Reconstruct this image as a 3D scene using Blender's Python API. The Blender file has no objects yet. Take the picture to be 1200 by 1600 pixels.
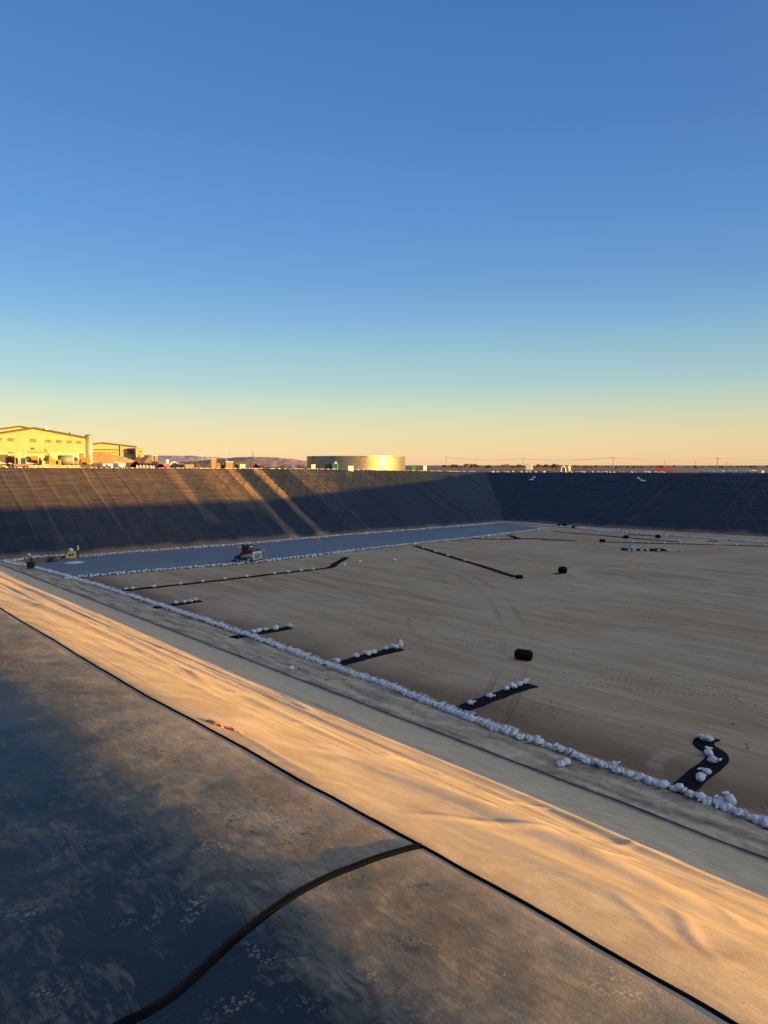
import bpy, bmesh, math, random
import numpy as np
from mathutils import Vector, Matrix
R = math.radians
random.seed(7)
scene = bpy.context.scene
COL = scene.collection

# ------------------------------------------------------------------ camera
# world axes: X runs away from the near bank across the pit, Y runs along the near bank, Z up; pit floor is z = 0
H = 13.0
F = 1168.0 / 1600.0
PITCH = R(3.576)
YAW = R(-40.6)
cam_data = bpy.data.cameras.new("camera")
cam_data.sensor_fit = 'VERTICAL'
cam_data.sensor_height = 32.0
cam_data.sensor_width = 24.0
cam_data.lens = F * 32.0
cam_data.clip_start = 0.05
cam_data.clip_end = 60000
cam = bpy.data.objects.new("camera", cam_data)
COL.objects.link(cam)
cam.location = (0, 0, H)
cam.rotation_euler = (R(90) - PITCH, 0, YAW)
scene.camera = cam

# ------------------------------------------------------------------ sky and sun
SUN_EL = R(1.38)
SUN_AZ = R(154.0)          # clockwise from +Y
world = bpy.data.worlds.new("World")
scene.world = world
world.use_nodes = True
wn = world.node_tree.nodes
wl = world.node_tree.links
bg = wn["Background"]
SKY_STOPS = [(-0.06, 206, 160, 132), (0.0, 241, 200, 156), (0.0145, 245, 213, 159), (0.040, 233, 219, 171), (0.073, 207, 217, 190),
             (0.106, 174, 206, 205), (0.148, 151, 193, 209), (0.187, 128, 176, 213), (0.227, 113, 161, 210), (0.300, 96, 146, 206),
             (0.400, 82, 129, 192), (0.512, 70, 117, 180), (0.75, 58, 100, 165), (1.0, 52, 92, 155)]


def lin(c):
    c = c / 255.0
    return c / 12.92 if c <= 0.04045 else ((c + 0.055) / 1.055) ** 2.4


def rgb(r, g, b, k=1.0):
    return (lin(r) * k, lin(g) * k, lin(b) * k, 1.0)


# clear evening sky: colour by elevation, a little paler towards the north-west, plus the Nishita glow round the low sun
tcs = wn.new("ShaderNodeTexCoord")
sep = wn.new("ShaderNodeSeparateXYZ")
wl.new(tcs.outputs["Generated"], sep.inputs[0])
dotn = wn.new("ShaderNodeVectorMath")
dotn.operation = 'DOT_PRODUCT'
wl.new(tcs.outputs["Generated"], dotn.inputs[0])
dotn.inputs[1].default_value = (-0.759, 0.651, 0.0)
elev = wn.new("ShaderNodeMath")
elev.operation = 'MULTIPLY_ADD'
wl.new(dotn.outputs["Value"], elev.inputs[0])
elev.inputs[1].default_value = 0.0
wl.new(sep.outputs[2], elev.inputs[2])
mapr = wn.new("ShaderNodeMapRange")
wl.new(elev.outputs[0], mapr.inputs[0])
mapr.inputs[1].default_value = -0.1
mapr.inputs[2].default_value = 1.0
ramp = wn.new("ShaderNodeValToRGB")
wl.new(mapr.outputs[0], ramp.inputs[0])
els = ramp.color_ramp.elements
while len(els) < len(SKY_STOPS):
    els.new(0.5)
for e, st in zip(els, SKY_STOPS):
    e.position = (st[0] + 0.1) / 1.1
for e, st in zip(els, SKY_STOPS):
    e.color = rgb(*st[1:])
sky = wn.new("ShaderNodeTexSky")
sky.sky_type = 'NISHITA'
sky.sun_disc = False
sky.sun_elevation = SUN_EL
sky.sun_rotation = SUN_AZ
sky.ozone_density = 3.0
skm = wn.new("ShaderNodeVectorMath")
skm.operation = 'SCALE'
wl.new(sky.outputs[0], skm.inputs[0])
skm.inputs["Scale"].default_value = 0.02
side = wn.new("ShaderNodeMapRange")          # paler on the left of the view, deeper blue on the right
wl.new(dotn.outputs["Value"], side.inputs[0])
side.inputs[1].default_value = -0.6
side.inputs[2].default_value = 0.6
side.inputs[3].default_value = 0.90
side.inputs[4].default_value = 1.14
sdm = wn.new("ShaderNodeVectorMath")
sdm.operation = 'SCALE'
wl.new(ramp.outputs[0], sdm.inputs[0])
wl.new(side.outputs[0], sdm.inputs["Scale"])
sadd = wn.new("ShaderNodeVectorMath")
sadd.operation = 'ADD'
wl.new(sdm.outputs[0], sadd.inputs[0])
wl.new(skm.outputs[0], sadd.inputs[1])
glow = wn.new("ShaderNodeVectorMath")       # broad bright afterglow round the setting sun, behind the right shoulder
glow.operation = 'DOT_PRODUCT'
wl.new(tcs.outputs["Generated"], glow.inputs[0])
_ge = R(24)
glow.inputs[1].default_value = (math.sin(SUN_AZ) * math.cos(_ge), math.cos(SUN_AZ) * math.cos(_ge), math.sin(_ge))
gmx = wn.new("ShaderNodeMath")
gmx.operation = 'MAXIMUM'
gsb = wn.new("ShaderNodeMath")
gsb.operation = 'SUBTRACT'
wl.new(glow.outputs["Value"], gsb.inputs[0])
gsb.inputs[1].default_value = 0.16
wl.new(gsb.outputs[0], gmx.inputs[0])
gmx.inputs[1].default_value = 0.0
gpw = wn.new("ShaderNodeMath")
gpw.operation = 'POWER'
wl.new(gmx.outputs[0], gpw.inputs[0])
gpw.inputs[1].default_value = 2.2
gcol = wn.new("ShaderNodeVectorMath")
gcol.operation = 'SCALE'
gcol.inputs[0].default_value = (2.05, 2.00, 1.78)
wl.new(gpw.outputs[0], gcol.inputs["Scale"])
sad2 = wn.new("ShaderNodeVectorMath")
sad2.operation = 'ADD'
wl.new(sadd.outputs[0], sad2.inputs[0])
wl.new(gcol.outputs[0], sad2.inputs[1])
wl.new(sad2.outputs[0], bg.inputs[0])
bg.inputs[1].default_value = 0.2253
sd = bpy.data.lights.new("sun", 'SUN')
sd.energy = 5.0
sd.angle = R(0.35)
sd.color = (1.0, 0.53, 0.06)
sun = bpy.data.objects.new("sun", sd)
COL.objects.link(sun)
to_sun = Vector((math.sin(SUN_AZ) * math.cos(SUN_EL), math.cos(SUN_AZ) * math.cos(SUN_EL), math.sin(SUN_EL)))
sun.rotation_euler = to_sun.to_track_quat('Z', 'Y').to_euler()
vs = scene.view_settings
vs.view_transform = 'Standard'
vs.look = 'None'
vs.exposure = 2.15
vs.gamma = 1.0


# ------------------------------------------------------------------ helpers
CF = (math.cos(PITCH), math.sin(PITCH))
FWD = Vector((math.sin(-YAW), math.cos(YAW), 0.0))
RGT = Vector((FWD.y, -FWD.x, 0.0))


def ray(px, py):
    """direction of a photo pixel (1200 x 1600) with forward component 1 along the level view axis"""
    dx, dz = (px - 600) / 1168.0, -(py - 800) / 1168.0
    f = CF[0] + CF[1] * dz
    return (FWD * f + RGT * dx + Vector((0, 0, -CF[1] + CF[0] * dz))) / f


def P(px, py, z=0.0):
    d = ray(px, py)
    return Vector((0, 0, H)) + d * ((z - H) / d.z)


def PD(px, py, depth):
    return Vector((0, 0, H)) + ray(px, py) * depth


def _hash(ix, iy, seed):
    h = (ix.astype(np.int64) * 374761393 + iy.astype(np.int64) * 668265263 + seed * 1442695041) & 0xFFFFFFFF
    h = ((h ^ (h >> 13)) * 1274126177) & 0xFFFFFFFF
    return (h ^ (h >> 16)) & 0xFFFFFFFF


def pn(x, y, seed=0):
    """gradient noise, about -1..1"""
    x = np.asarray(x, float); y = np.asarray(y, float)
    x, y = np.broadcast_arrays(x, y)
    ix = np.floor(x); iy = np.floor(y)
    fx = x - ix; fy = y - iy
    u = fx * fx * fx * (fx * (fx * 6 - 15) + 10)
    v = fy * fy * fy * (fy * (fy * 6 - 15) + 10)

    def g(ox, oy):
        a = _hash(ix + ox, iy + oy, seed) / 4294967296.0 * 2 * np.pi
        return np.cos(a) * (fx - ox) + np.sin(a) * (fy - oy)
    n = (g(0, 0) * (1 - u) + g(1, 0) * u) * (1 - v) + (g(0, 1) * (1 - u) + g(1, 1) * u) * v
    return n * 1.5


def fbm(x, y, seed=0, octv=4):
    t = 0.0; a = 1.0
    for k in range(octv):
        t = t + a * pn(x * 2 ** k, y * 2 ** k, seed + 17 * k)
        a *= 0.5
    return t


def sstep(a, b, x):
    t = np.clip((x - a) / (b - a), 0, 1)
    return t * t * (3 - 2 * t)


def ridge(u, v, seed, sharp=2.0):
    return (1 - np.clip(1.9 * np.abs(pn(u, v, seed)), 0, 1)) ** sharp


def rnd(u, v, seed, sharp=2.6):
    """rounded ridges"""
    return np.exp(-(sharp * pn(u, v, seed)) ** 2)


def grid_mesh(name, X, Y, Z, mat, attrs=None, skip=None, smooth=True, kind='structure'):
    n, m = X.shape
    co = np.stack([X, Y, Z], -1).reshape(-1, 3).astype(np.float32)
    idx = np.arange(n * m).reshape(n, m)
    q = np.stack([idx[:-1, :-1], idx[1:, :-1], idx[1:, 1:], idx[:-1, 1:]], -1).reshape(-1, 4)
    if skip is not None:
        q = q[~skip.reshape(-1)]
    me = bpy.data.meshes.new(name)
    me.vertices.add(len(co)); me.vertices.foreach_set("co", co.ravel())
    me.loops.add(q.size); me.loops.foreach_set("vertex_index", q.ravel().astype(np.int32))
    me.polygons.add(len(q))
    me.polygons.foreach_set("loop_start", np.arange(0, q.size, 4, dtype=np.int32))
    me.polygons.foreach_set("use_smooth", np.full(len(q), smooth, dtype=bool))
    me.update(calc_edges=True)
    for k, v in (attrs or {}).items():
        at = me.attributes.new(k, 'FLOAT', 'POINT')
        at.data.foreach_set("value", np.asarray(v, np.float32).reshape(-1))
    # make normals point up
    if me.polygons[0].normal.z < 0:
        me.flip_normals()
    me.materials.append(mat)
    o = bpy.data.objects.new(name, me)
    COL.objects.link(o)
    if kind:
        o["kind"] = kind
    return o


# ---- node material helper
class NM:
    def __init__(self, name):
        self.m = bpy.data.materials.new(name)
        self.m.use_nodes = True
        self.n = self.m.node_tree.nodes; self.l = self.m.node_tree.links
        self.b = self.n["Principled BSDF"]

    def new(self, t, **kw):
        nd = self.n.new(t)
        for k, v in kw.items():
            setattr(nd, k, v)
        return nd

    def put(self, sock, v):
        if isinstance(v, (int, float)):
            sock.default_value = v
        elif isinstance(v, (tuple, list)):
            sock.default_value = v if len(sock.default_value) == len(v) else tuple(v)[:len(sock.default_value)]
        else:
            self.l.new(v, sock)

    def math(self, op, a, b=0.0, c=0.0, clamp=False):
        nd = self.new("ShaderNodeMath", operation=op, use_clamp=clamp)
        self.put(nd.inputs[0], a); self.put(nd.inputs[1], b); self.put(nd.inputs[2], c)
        return nd.outputs[0]

    def mix(self, f, a, b, blend='MIX'):
        nd = self.new("ShaderNodeMix", data_type='RGBA', blend_type=blend)
        self.put(nd.inputs[0], f); self.put(nd.inputs[6], a); self.put(nd.inputs[7], b)
        return nd.outputs[2]

    def coord(self, scale=(1, 1, 1), rot=(0, 0, 0), loc=(0, 0, 0), kind="Object", src=None):
        if src is None:
            src = self.new("ShaderNodeTexCoord").outputs[kind]
        mp = self.new("ShaderNodeMapping")
        self.l.new(src, mp.inputs[0])
        mp.inputs["Scale"].default_value = scale; mp.inputs["Rotation"].default_value = rot; mp.inputs["Location"].default_value = loc
        return mp.outputs[0]

    def noise(self, vec, scale, detail=4.0, rough=0.55, dist=0.0, out=0):
        nd = self.new("ShaderNodeTexNoise")
        self.l.new(vec, nd.inputs["Vector"])
        nd.inputs["Scale"].default_value = scale; nd.inputs["Detail"].default_value = detail
        nd.inputs["Roughness"].default_value = rough; nd.inputs["Distortion"].default_value = dist
        return nd.outputs[out]

    def ramp(self, fac, a, b, lo=0.0, hi=1.0, smooth=True):
        nd = self.new("ShaderNodeMapRange")
        if smooth:
            nd.interpolation_type = 'SMOOTHSTEP'
        self.put(nd.inputs[0], fac); nd.inputs[1].default_value = a; nd.inputs[2].default_value = b
        nd.inputs[3].default_value = lo; nd.inputs[4].default_value = hi
        return nd.outputs[0]

    def attr(self, name):
        return self.new("ShaderNodeAttribute", attribute_name=name).outputs["Fac"]

    def bump(self, h, strength, dist, normal=None):
        nd = self.new("ShaderNodeBump")
        nd.inputs["Strength"].default_value = strength; nd.inputs["Distance"].default_value = dist
        self.l.new(h, nd.inputs["Height"])
        if normal is not None:
            self.l.new(normal, nd.inputs["Normal"])
        return nd.outputs[0]

    def done(self, color=None, rough=None, normal=None, spec=None, metal=None):
        if color is not None: self.put(self.b.inputs["Base Color"], color)
        if rough is not None: self.put(self.b.inputs["Roughness"], rough)
        if normal is not None: self.put(self.b.inputs["Normal"], normal)
        if spec is not None: self.put(self.b.inputs["Specular IOR Level"], spec)
        if metal is not None: self.put(self.b.inputs["Metallic"], metal)
        return self.m


def plain(name, c, rough=0.7, metal=0.0, var=0.12, scale=3.0, spec=0.5):
    """paint or plastic with slight uneven dirt"""
    k = NM(name)
    v = k.coord()
    n = k.noise(v, scale, 5.0)
    n2 = k.noise(v, scale * 7, 3.0)
    f = k.math('MULTIPLY', n, n2)
    col = k.mix(k.ramp(f, 0.12, 0.42), tuple(x * (1 - var) for x in c) + (1,), tuple(min(1, x * (1 + var)) for x in c) + (1,))
    return k.done(col, k.ramp(n, 0.2, 0.8, max(0.05, rough - 0.1), min(1, rough + 0.1)), spec=spec, metal=metal)


# ------------------------------------------------------------------ terrain
TOE_N, TOE_L, TOE_B = 25.0, 112.0, -36.0      # foot lines of the four banks
CR_N, CR_L, CR_B = 2.22, 135.0, -60.0           # crest lines


def rim_left(x):
    return np.interp(x, [-40, 2, 32, 95, 154, 400], [12.65, 12.6, 12.58, 12.15, 11.1, 11.0])


def toe_right(y):
    return np.interp(y, [-66, 58, 112, 140], [143.0, 141.5, 132.5, 128.5])


def rim_right(y):
    return np.interp(y, [-60, 66, 134, 300], [11.3, 11.35, 11.1, 11.0])


DUST = (0.48, 0.375, 0.245)
LINER = (0.014, 0.019, 0.020)


_rb = random.Random(5)
BOOTS = [(P(px_, py_, 11.33).x, P(px_, py_, 11.33).y, a_, l_, w_) for (px_, py_, a_, l_, w_) in [
    (80, 1530, 1.2, .10, .05), (150, 1320, 0.4, .12, .05), (90, 1320, 2.2, .10, .05), (400, 1490, 0.3, .09, .05), (560, 1545, 1.9, .09, .06), (210, 1435, 1.0, .10, .045),
    (300, 1420, 2.4, .11, .05), (40, 1410, 0.9, .10, .05), (470, 1570, 0.7, .09, .05), (660, 1580, 2.6, .10, .05), (230, 1240, 1.4, .13, .06), (20, 1200, 0.3, .14, .06), (360, 1560, 1.5, .10, .05),
    (340, 1330, 0.8, .13, .06), (430, 1290, 2.0, .13, .06), (980, 1520, 1.1, .14, .10), (700, 1280, 1.4, .15, .10), (640, 1480, 0.5, .12, .05)]]


def liner_material():
    k = NM("dusty_black_liner")
    d = k.attr("dust")
    sc = k.attr("scuff")
    v = k.coord()
    fib = k.noise(k.coord(scale=(3.0, 1.0, 1.0), rot=(0, 0, R(35))), 9.0, 9.0, 0.65, 0.9)
    fine = k.noise(v, 130.0, 4.0, 0.6)
    blot = k.noise(v, 2.2, 6.0, 0.6, 0.6)
    # scuff marks: swirls, drag streaks and boot prints break the dust on the crest
    wisp = k.noise(k.coord(scale=(1, 3.2, 1), rot=(0, 0, R(-20))), 3.2, 8.0, 0.62, 1.4)
    cov = k.math('ADD', d, k.math('MULTIPLY', k.math('SUBTRACT', fib, 0.5), k.math('MULTIPLY_ADD', sc, 0.36, 0.2)))
    cov = k.math('ADD', cov, k.math('MULTIPLY', k.math('SUBTRACT', blot, 0.5), 0.38))
    cov = k.math('ADD', cov, k.math('MULTIPLY', k.math('SUBTRACT', fine, 0.5), 0.25))
    # wiped smears with one sharp side
    sm = k.noise(v, 2.4, 2.0, 0.5, 2.2)
    smear = k.math('MULTIPLY', k.ramp(sm, 0.50, 0.56), k.ramp(sm, 0.80, 0.56))
    brush = k.noise(k.coord(scale=(7, 1, 1), rot=(0, 0, R(40))), 6.0, 5.0, 0.6, 0.7)
    smear = k.math('MULTIPLY', smear, k.ramp(brush, 0.35, 0.7))
    arcs = k.noise(k.coord(scale=(1, 6, 1), rot=(0, 0, R(-55))), 5.0, 6.0, 0.6, 2.5)
    marks = k.math('MULTIPLY', k.math('ADD', k.math('MULTIPLY', smear, 0.20), k.math('MULTIPLY', k.ramp(arcs, 0.60, 0.75), 0.10)), sc)
    cov = k.math('ADD', cov, marks)
    # flakes where the dust has lifted off
    fl = k.noise(v, 26.0, 5.0, 0.62, 1.2)
    reg = k.noise(v, 1.7, 3.0, 0.5, 0.5)
    flake = k.math('MULTIPLY', k.ramp(fl, 0.57, 0.64), k.ramp(reg, 0.50, 0.62))
    cov = k.math('SUBTRACT', cov, k.math('MULTIPLY', k.math('MULTIPLY', flake, 0.35), sc))
    # boot prints: oval fields of lug marks
    vor = k.new("ShaderNodeTexVoronoi", feature='F1')
    k.l.new(v, vor.inputs["Vector"])
    vor.inputs["Scale"].default_value = 58.0
    lug = k.ramp(vor.outputs["Distance"], 0.55, 0.25)
    tc_ = k.new("ShaderNodeTexCoord").outputs["Object"]
    allp = 0.0
    for (x_, y_, a_, ln, wd) in BOOTS:
        mp = k.new("ShaderNodeMapping", vector_type='TEXTURE')
        k.l.new(tc_, mp.inputs[0])
        mp.inputs["Location"].default_value = (x_, y_, 0); mp.inputs["Rotation"].default_value = (0, 0, a_); mp.inputs["Scale"].default_value = (wd, ln, 1e6)
        ln_ = k.new("ShaderNodeVectorMath", operation='LENGTH')
        k.l.new(mp.outputs[0], ln_.inputs[0])
        mk = k.ramp(ln_.outputs["Value"], 1.1, 0.75)
        allp = mk if allp == 0.0 else k.math('MAXIMUM', allp, mk)
    pr = k.math('MULTIPLY', allp, k.math('MULTIPLY', lug, k.ramp(k.noise(v, 7.0, 2.0), 0.35, 0.6)))
    cov = k.math('SUBTRACT', k.math('ADD', cov, k.math('MULTIPLY', pr, 0.36)), k.math('MULTIPLY', allp, 0.05))
    cov = k.ramp(cov, 0.0, 1.0, 0.0, 1.0, smooth=False)
    dustc = k.mix(k.ramp(blot, 0.3, 0.7), (DUST[0] * .86, DUST[1] * .84, DUST[2] * .82, 1), (DUST[0] * 1.1, DUST[1] * 1.1, DUST[2] * 1.1, 1))
    col = k.mix(cov, LINER + (1,), dustc)
    rough = k.ramp(cov, 0.0, 0.5, 0.42, 0.95)
    hgt = k.math('ADD', k.math('MULTIPLY', fib, 1.0), k.math('MULTIPLY', fine, 0.35))
    stk = k.noise(k.coord(scale=(1, 0.045, 1), rot=(0, 0, R(4))), 6.0, 5.0, 0.62, 0.4)
    nrm = k.bump(k.math('MULTIPLY', stk, k.attr('streak')), 0.68, 0.034)
    nrm = k.bump(hgt, 0.35, 0.006, nrm)
    spec = k.ramp(cov, 0.0, 0.7, 0.28, 0.12)
    return k.done(col, rough, nrm, spec)


M_LINER = liner_material()


def near_profile():
    xs = np.linspace(-8, 30, 7601)
    sl = np.interp(xs, [-8, -2, 0.6, 1.44, 1.58, 1.90, 2.18, 2.32, 2.75, TOE_N - 0.5, TOE_N + 0.2, 30],
                   [0.0, 0.06, 0.085, 0.095, -0.03, -0.07, -0.10, -0.30, -0.50, -0.50, -0.0, 0.0])
    z = np.concatenate([[0], np.cumsum((sl[1:] + sl[:-1]) / 2 * np.diff(xs))])
    return xs, z


def crest_near(y):
    """height of the near crest along Y"""
    return np.interp(y, [-70, -10, 25, 132, 200], [11.0, 11.3, 11.3, 12.4, 12.6])


NPX, NPZ = near_profile()
_zseam = np.interp(CR_N, NPX, NPZ)
_ztoe = np.interp(TOE_N + 0.3, NPX, NPZ)


def near_base(X, Y):
    z = np.interp(X, NPX, NPZ)
    t = (z - _ztoe) / (_zseam - _ztoe)           # 1 at the crest seam, 0 at the toe
    return 0.03 + t * (crest_near(Y) - 0.03)


def wrinkle(X, Y):
    """wind-blown dust ridges and sag wrinkles on the near slope"""
    s = X - CR_N
    far = sstep(1.5, 7.0, Y)
    mea = 0.40 * pn(X * 0.22, Y * 0.11, 3) + 0.16 * pn(X * 0.6, Y * 0.27, 4)
    up = 1 - sstep(0.6, 2.6, s)
    on = sstep(0.2, 1.3, s + 0.35 * pn(X * 0, Y * 0.35, 9))
    fade = (1 - 0.8 * sstep(3.0, 6.5, s - 2.0 * far)) * (1 - 0.5 * sstep(8.0, 20.0, s))
    gain = 0.65 + 0.35 * sstep(-0.5, 0.5, pn(X * 0.3, Y * 0.12, 15))

    def fam(c, f, sd_):
        u = X + c * Y + mea
        return (0.030 * rnd(u * 0.75 * f, Y * 0.05, sd_, 3.2) + 0.034 * rnd(u * 1.5 * f, Y * 0.06, sd_ + 1, 2.8)
                + 0.024 * rnd(u * 2.8 * f, Y * 0.07, sd_ + 2, 2.6) + 0.011 * rnd(u * 5.2 * f, Y * 0.10, sd_ + 3, 2.4))
    w = (up * fam(0.10, 1.0, 11) + (1 - up) * fam(0.02, 1.0, 111)) * on * fade * gain * (0.6 + 0.4 * far) * 1.65
    # the broad smooth folds on the near right
    un = X + 0.30 * Y + 0.45 * pn(X * 0.4, Y * 0.28, 21)
    w += (1 - far) * on * (1 - sstep(2.5, 5, s)) * 0.09 * rnd(un * 0.55, Y * 0.09, 22, 3.0)
    w += (1 - far) * on * (1 - sstep(2.5, 5, s)) * 0.040 * rnd(un * 1.4, Y * 0.15, 23, 3.0)
    return w


def near_surface(X, Y):
    z = near_base(X, Y)
    crest = 1 - sstep(1.9, 2.6, X)
    z = z + wrinkle(X, Y) * (1 - sstep(TOE_N - 1.0, TOE_N + 0.2, X))
    # unevenness of the trodden crest
    z = z + crest * (0.011 * fbm(X * 0.8, Y * 0.5, 31, 2) + 0.0022 * fbm(X * 5, Y * 4, 33, 3))
    # flat strip: folds and dust drifts between the toe and the bags
    strip = sstep(TOE_N, TOE_N + 0.4, X)
    z = z + strip * (0.035 * ridge(X * 0.9 + 0.4 * pn(X * .6, Y * .4, 41), Y * 0.35, 42, 3.0) + 0.02 * fbm(X * 1.3, Y * 0.9, 43, 3))
    # open fold of liner along the toe
    z = z + 0.10 * np.exp(-((X - TOE_N - 0.05 - 0.12 * pn(X * 0, Y * 0.3, 44)) / 0.12) ** 2)
    return z


CREASES = [  # long single creases of the liner, as floor-plan lines found from where they lie on the bank
    ([(625, 1270), (680, 1282), (760, 1305), (850, 1335), (960, 1368), (1060, 1400), (1210, 1442)], 0.030, 0.045),
    ([(1000, 1425), (1030, 1440), (1060, 1462), (1085, 1490), (1120, 1512), (1160, 1525)], 0.016, 0.030),
    ([(1060, 1420), (1100, 1450), (1150, 1482), (1210, 1504)], 0.018, 0.030),
    ([(980, 1375), (1040, 1400), (1120, 1440), (1210, 1475)], 0.016, 0.030),
    ([(480, 1170), (560, 1195), (680, 1245), (800, 1290), (900, 1330)], 0.022, 0.045),
    ([(400, 1120), (500, 1150), (600, 1190), (700, 1225), (820, 1270)], 0.024, 0.05),
    ([(350, 1132), (400, 1160), (440, 1185), (500, 1215), (560, 1230)], 0.018, 0.035),
    ([(100, 975), (180, 1005), (260, 1040), (340, 1085), (420, 1110)], 0.030, 0.06),
    ([(60, 935), (160, 970), (280, 1015), (400, 1060), (520, 1115)], 0.035, 0.08),
    ([(20, 945), (90, 965), (170, 990), (250, 1022), (330, 1060)], 0.030, 0.06),
    ([(200, 1010), (290, 1035), (390, 1075), (480, 1120), (560, 1150)], 0.030, 0.06),
    ([(700, 1260), (800, 1285), (900, 1320), (1000, 1345), (1100, 1385), (1210, 1422)], 0.022, 0.04),
    ([(560, 1180), (660, 1208), (760, 1250), (860, 1285), (960, 1330)], 0.024, 0.045),
    ([(840, 1370), (900, 1392), (960, 1420), (1030, 1470), (1080, 1500)], 0.014, 0.035)]


def crease_height(X, Y):
    """height added by the single creases"""
    out = np.zeros_like(X)
    for ci, (pxs, hh, ww) in enumerate(CREASES):
        pts = []
        for q in pxs:
            z = 10.8
            for _ in range(60):
                p = P(q[0], q[1], z)
                z = 0.7 * z + 0.3 * float(near_base(np.array([p.x]), np.array([p.y]))[0])
            pts.append((p.x, p.y))
        pts = np.array(pts)
        lo = pts.min(0) - 0.5; hi = pts.max(0) + 0.5
        msk = (X > lo[0]) & (X < hi[0]) & (Y > lo[1]) & (Y < hi[1])
        if not msk.any():
            continue
        x = X[msk] + 0.04 * pn(X[msk] * 1.1, Y[msk] * 1.1, 70 + ci); y = Y[msk]
        best = np.full(x.shape, 1e9); tt = np.zeros_like(x)
        n = len(pts) - 1
        for i in range(n):
            a, b = pts[i], pts[i + 1]
            d = b - a; L2 = (d ** 2).sum()
            t = np.clip(((x - a[0]) * d[0] + (y - a[1]) * d[1]) / L2, 0, 1)
            dist = np.hypot(x - a[0] - t * d[0], y - a[1] - t * d[1])
            w = dist < best
            best = np.where(w, dist, best); tt = np.where(w, (i + t) / n, tt)
        out[msk] += hh * (0.34 if pxs[0][0] > 560 else 0.5) * np.exp(-(best / ww) ** 2) * np.sin(np.pi * np.clip(tt, 0.001, 0.999)) ** 0.6
    return out


def build_near():
    xs = np.concatenate([np.arange(-6, 0.3, 0.3), np.arange(0.3, 2.6, 0.02), np.arange(2.6, 8, 0.022), np.arange(8, 12, 0.06), np.arange(12, 24.5, 0.10), np.arange(24.5, 25.2, 0.05), np.arange(25.2, 28.3, 0.05)])
    xs = xs[np.concatenate([[True], np.diff(xs) > 0.012])]
    ys = [-62.0]
    while ys[-1] < 112:
        y = ys[-1]
        st = 2.5 if y < -6 else (0.3 if y < 0.3 else max(0.03, 0.010 * y))
        ys.append(y + st)
    ys = np.array(ys)
    X, Y = np.meshgrid(xs, ys, indexing='ij')
    Z = near_surface(X, Y) + crease_height(X, Y)
    # dust cover: thick on the slope, broken on the crest and cut back there to paint its shade darker, patchy on the strip
    s = X - CR_N
    dust = np.interp(X, [0.2, 1.2, 1.62, 2.10, 2.35, 4.0, 12, TOE_N - 0.3, TOE_N + 0.2, TOE_N + 0.6, 28.2], [-0.08, 0.01, 0.34, 0.48, 0.90, 1.05, 0.95, 0.85, 0.60, 0.78, 0.72])
    dust = dust + 0.13 * (1 - sstep(2.0, 2.5, X)) * fbm(X * 0.6, Y * 0.35, 51, 2)
    dust = dust + sstep(TOE_N - 0.2, TOE_N + 0.3, X) * 0.40 * fbm(X * 1.6, Y * 0.30, 53, 4)
    dust = dust - 0.9 * np.exp(-((X - TOE_N - 0.05 - 0.12 * pn(X * 0, Y * 0.3, 44)) / 0.10) ** 2)
    scuff = 1 - sstep(1.9, 2.5, X)
    return grid_mesh("near_embankment", X, Y, Z, M_LINER, {"dust": dust, "scuff": scuff, "streak": (1 - scuff) * (0.32 + 0.68 * sstep(2.0, 7.0, Y))})


build_near()


# ---- left, right and hidden back banks
def wall_material():
    k = NM("wall_liner")
    d = k.attr("dust")
    u = k.attr("along"); v = k.attr("updown")
    cmb = k.new("ShaderNodeCombineXYZ")
    k.put(cmb.inputs[0], u); k.put(cmb.inputs[1], v)
    vec = cmb.outputs[0]
    streak = k.noise(k.coord(scale=(1.0, 0.08, 1), src=vec), 1.6, 6.0, 0.6, 0.3)
    cloud = k.noise(k.coord(scale=(1.0, 1.0, 1), src=vec), 0.35, 5.0, 0.6, 0.5)
    rip = k.noise(k.coord(scale=(0.25, 1.6, 1), src=vec), 1.1, 5.0, 0.6, 0.4)
    cov = k.math('ADD', d, k.math('MULTIPLY', k.math('SUBTRACT', streak, 0.5), 0.22))
    cov = k.math('ADD', cov, k.math('MULTIPLY', k.math('SUBTRACT', cloud, 0.5), 0.15))
    cov = k.math('ADD', cov, k.math('MULTIPLY', k.math('SUBTRACT', rip, 0.5), 0.12))
    cov = k.ramp(cov, 0.0, 1.0, smooth=False)
    col = k.mix(cov, (0.013, 0.0175, 0.021, 1), (0.32, 0.205, 0.145, 1))
    return k.done(col, k.ramp(cov, 0, 0.5, 0.5, 0.95), k.bump(rip, 0.5, 0.12), k.ramp(cov, 0, 0.6, 0.26, 0.12))


M_WALL = wall_material()


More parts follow.
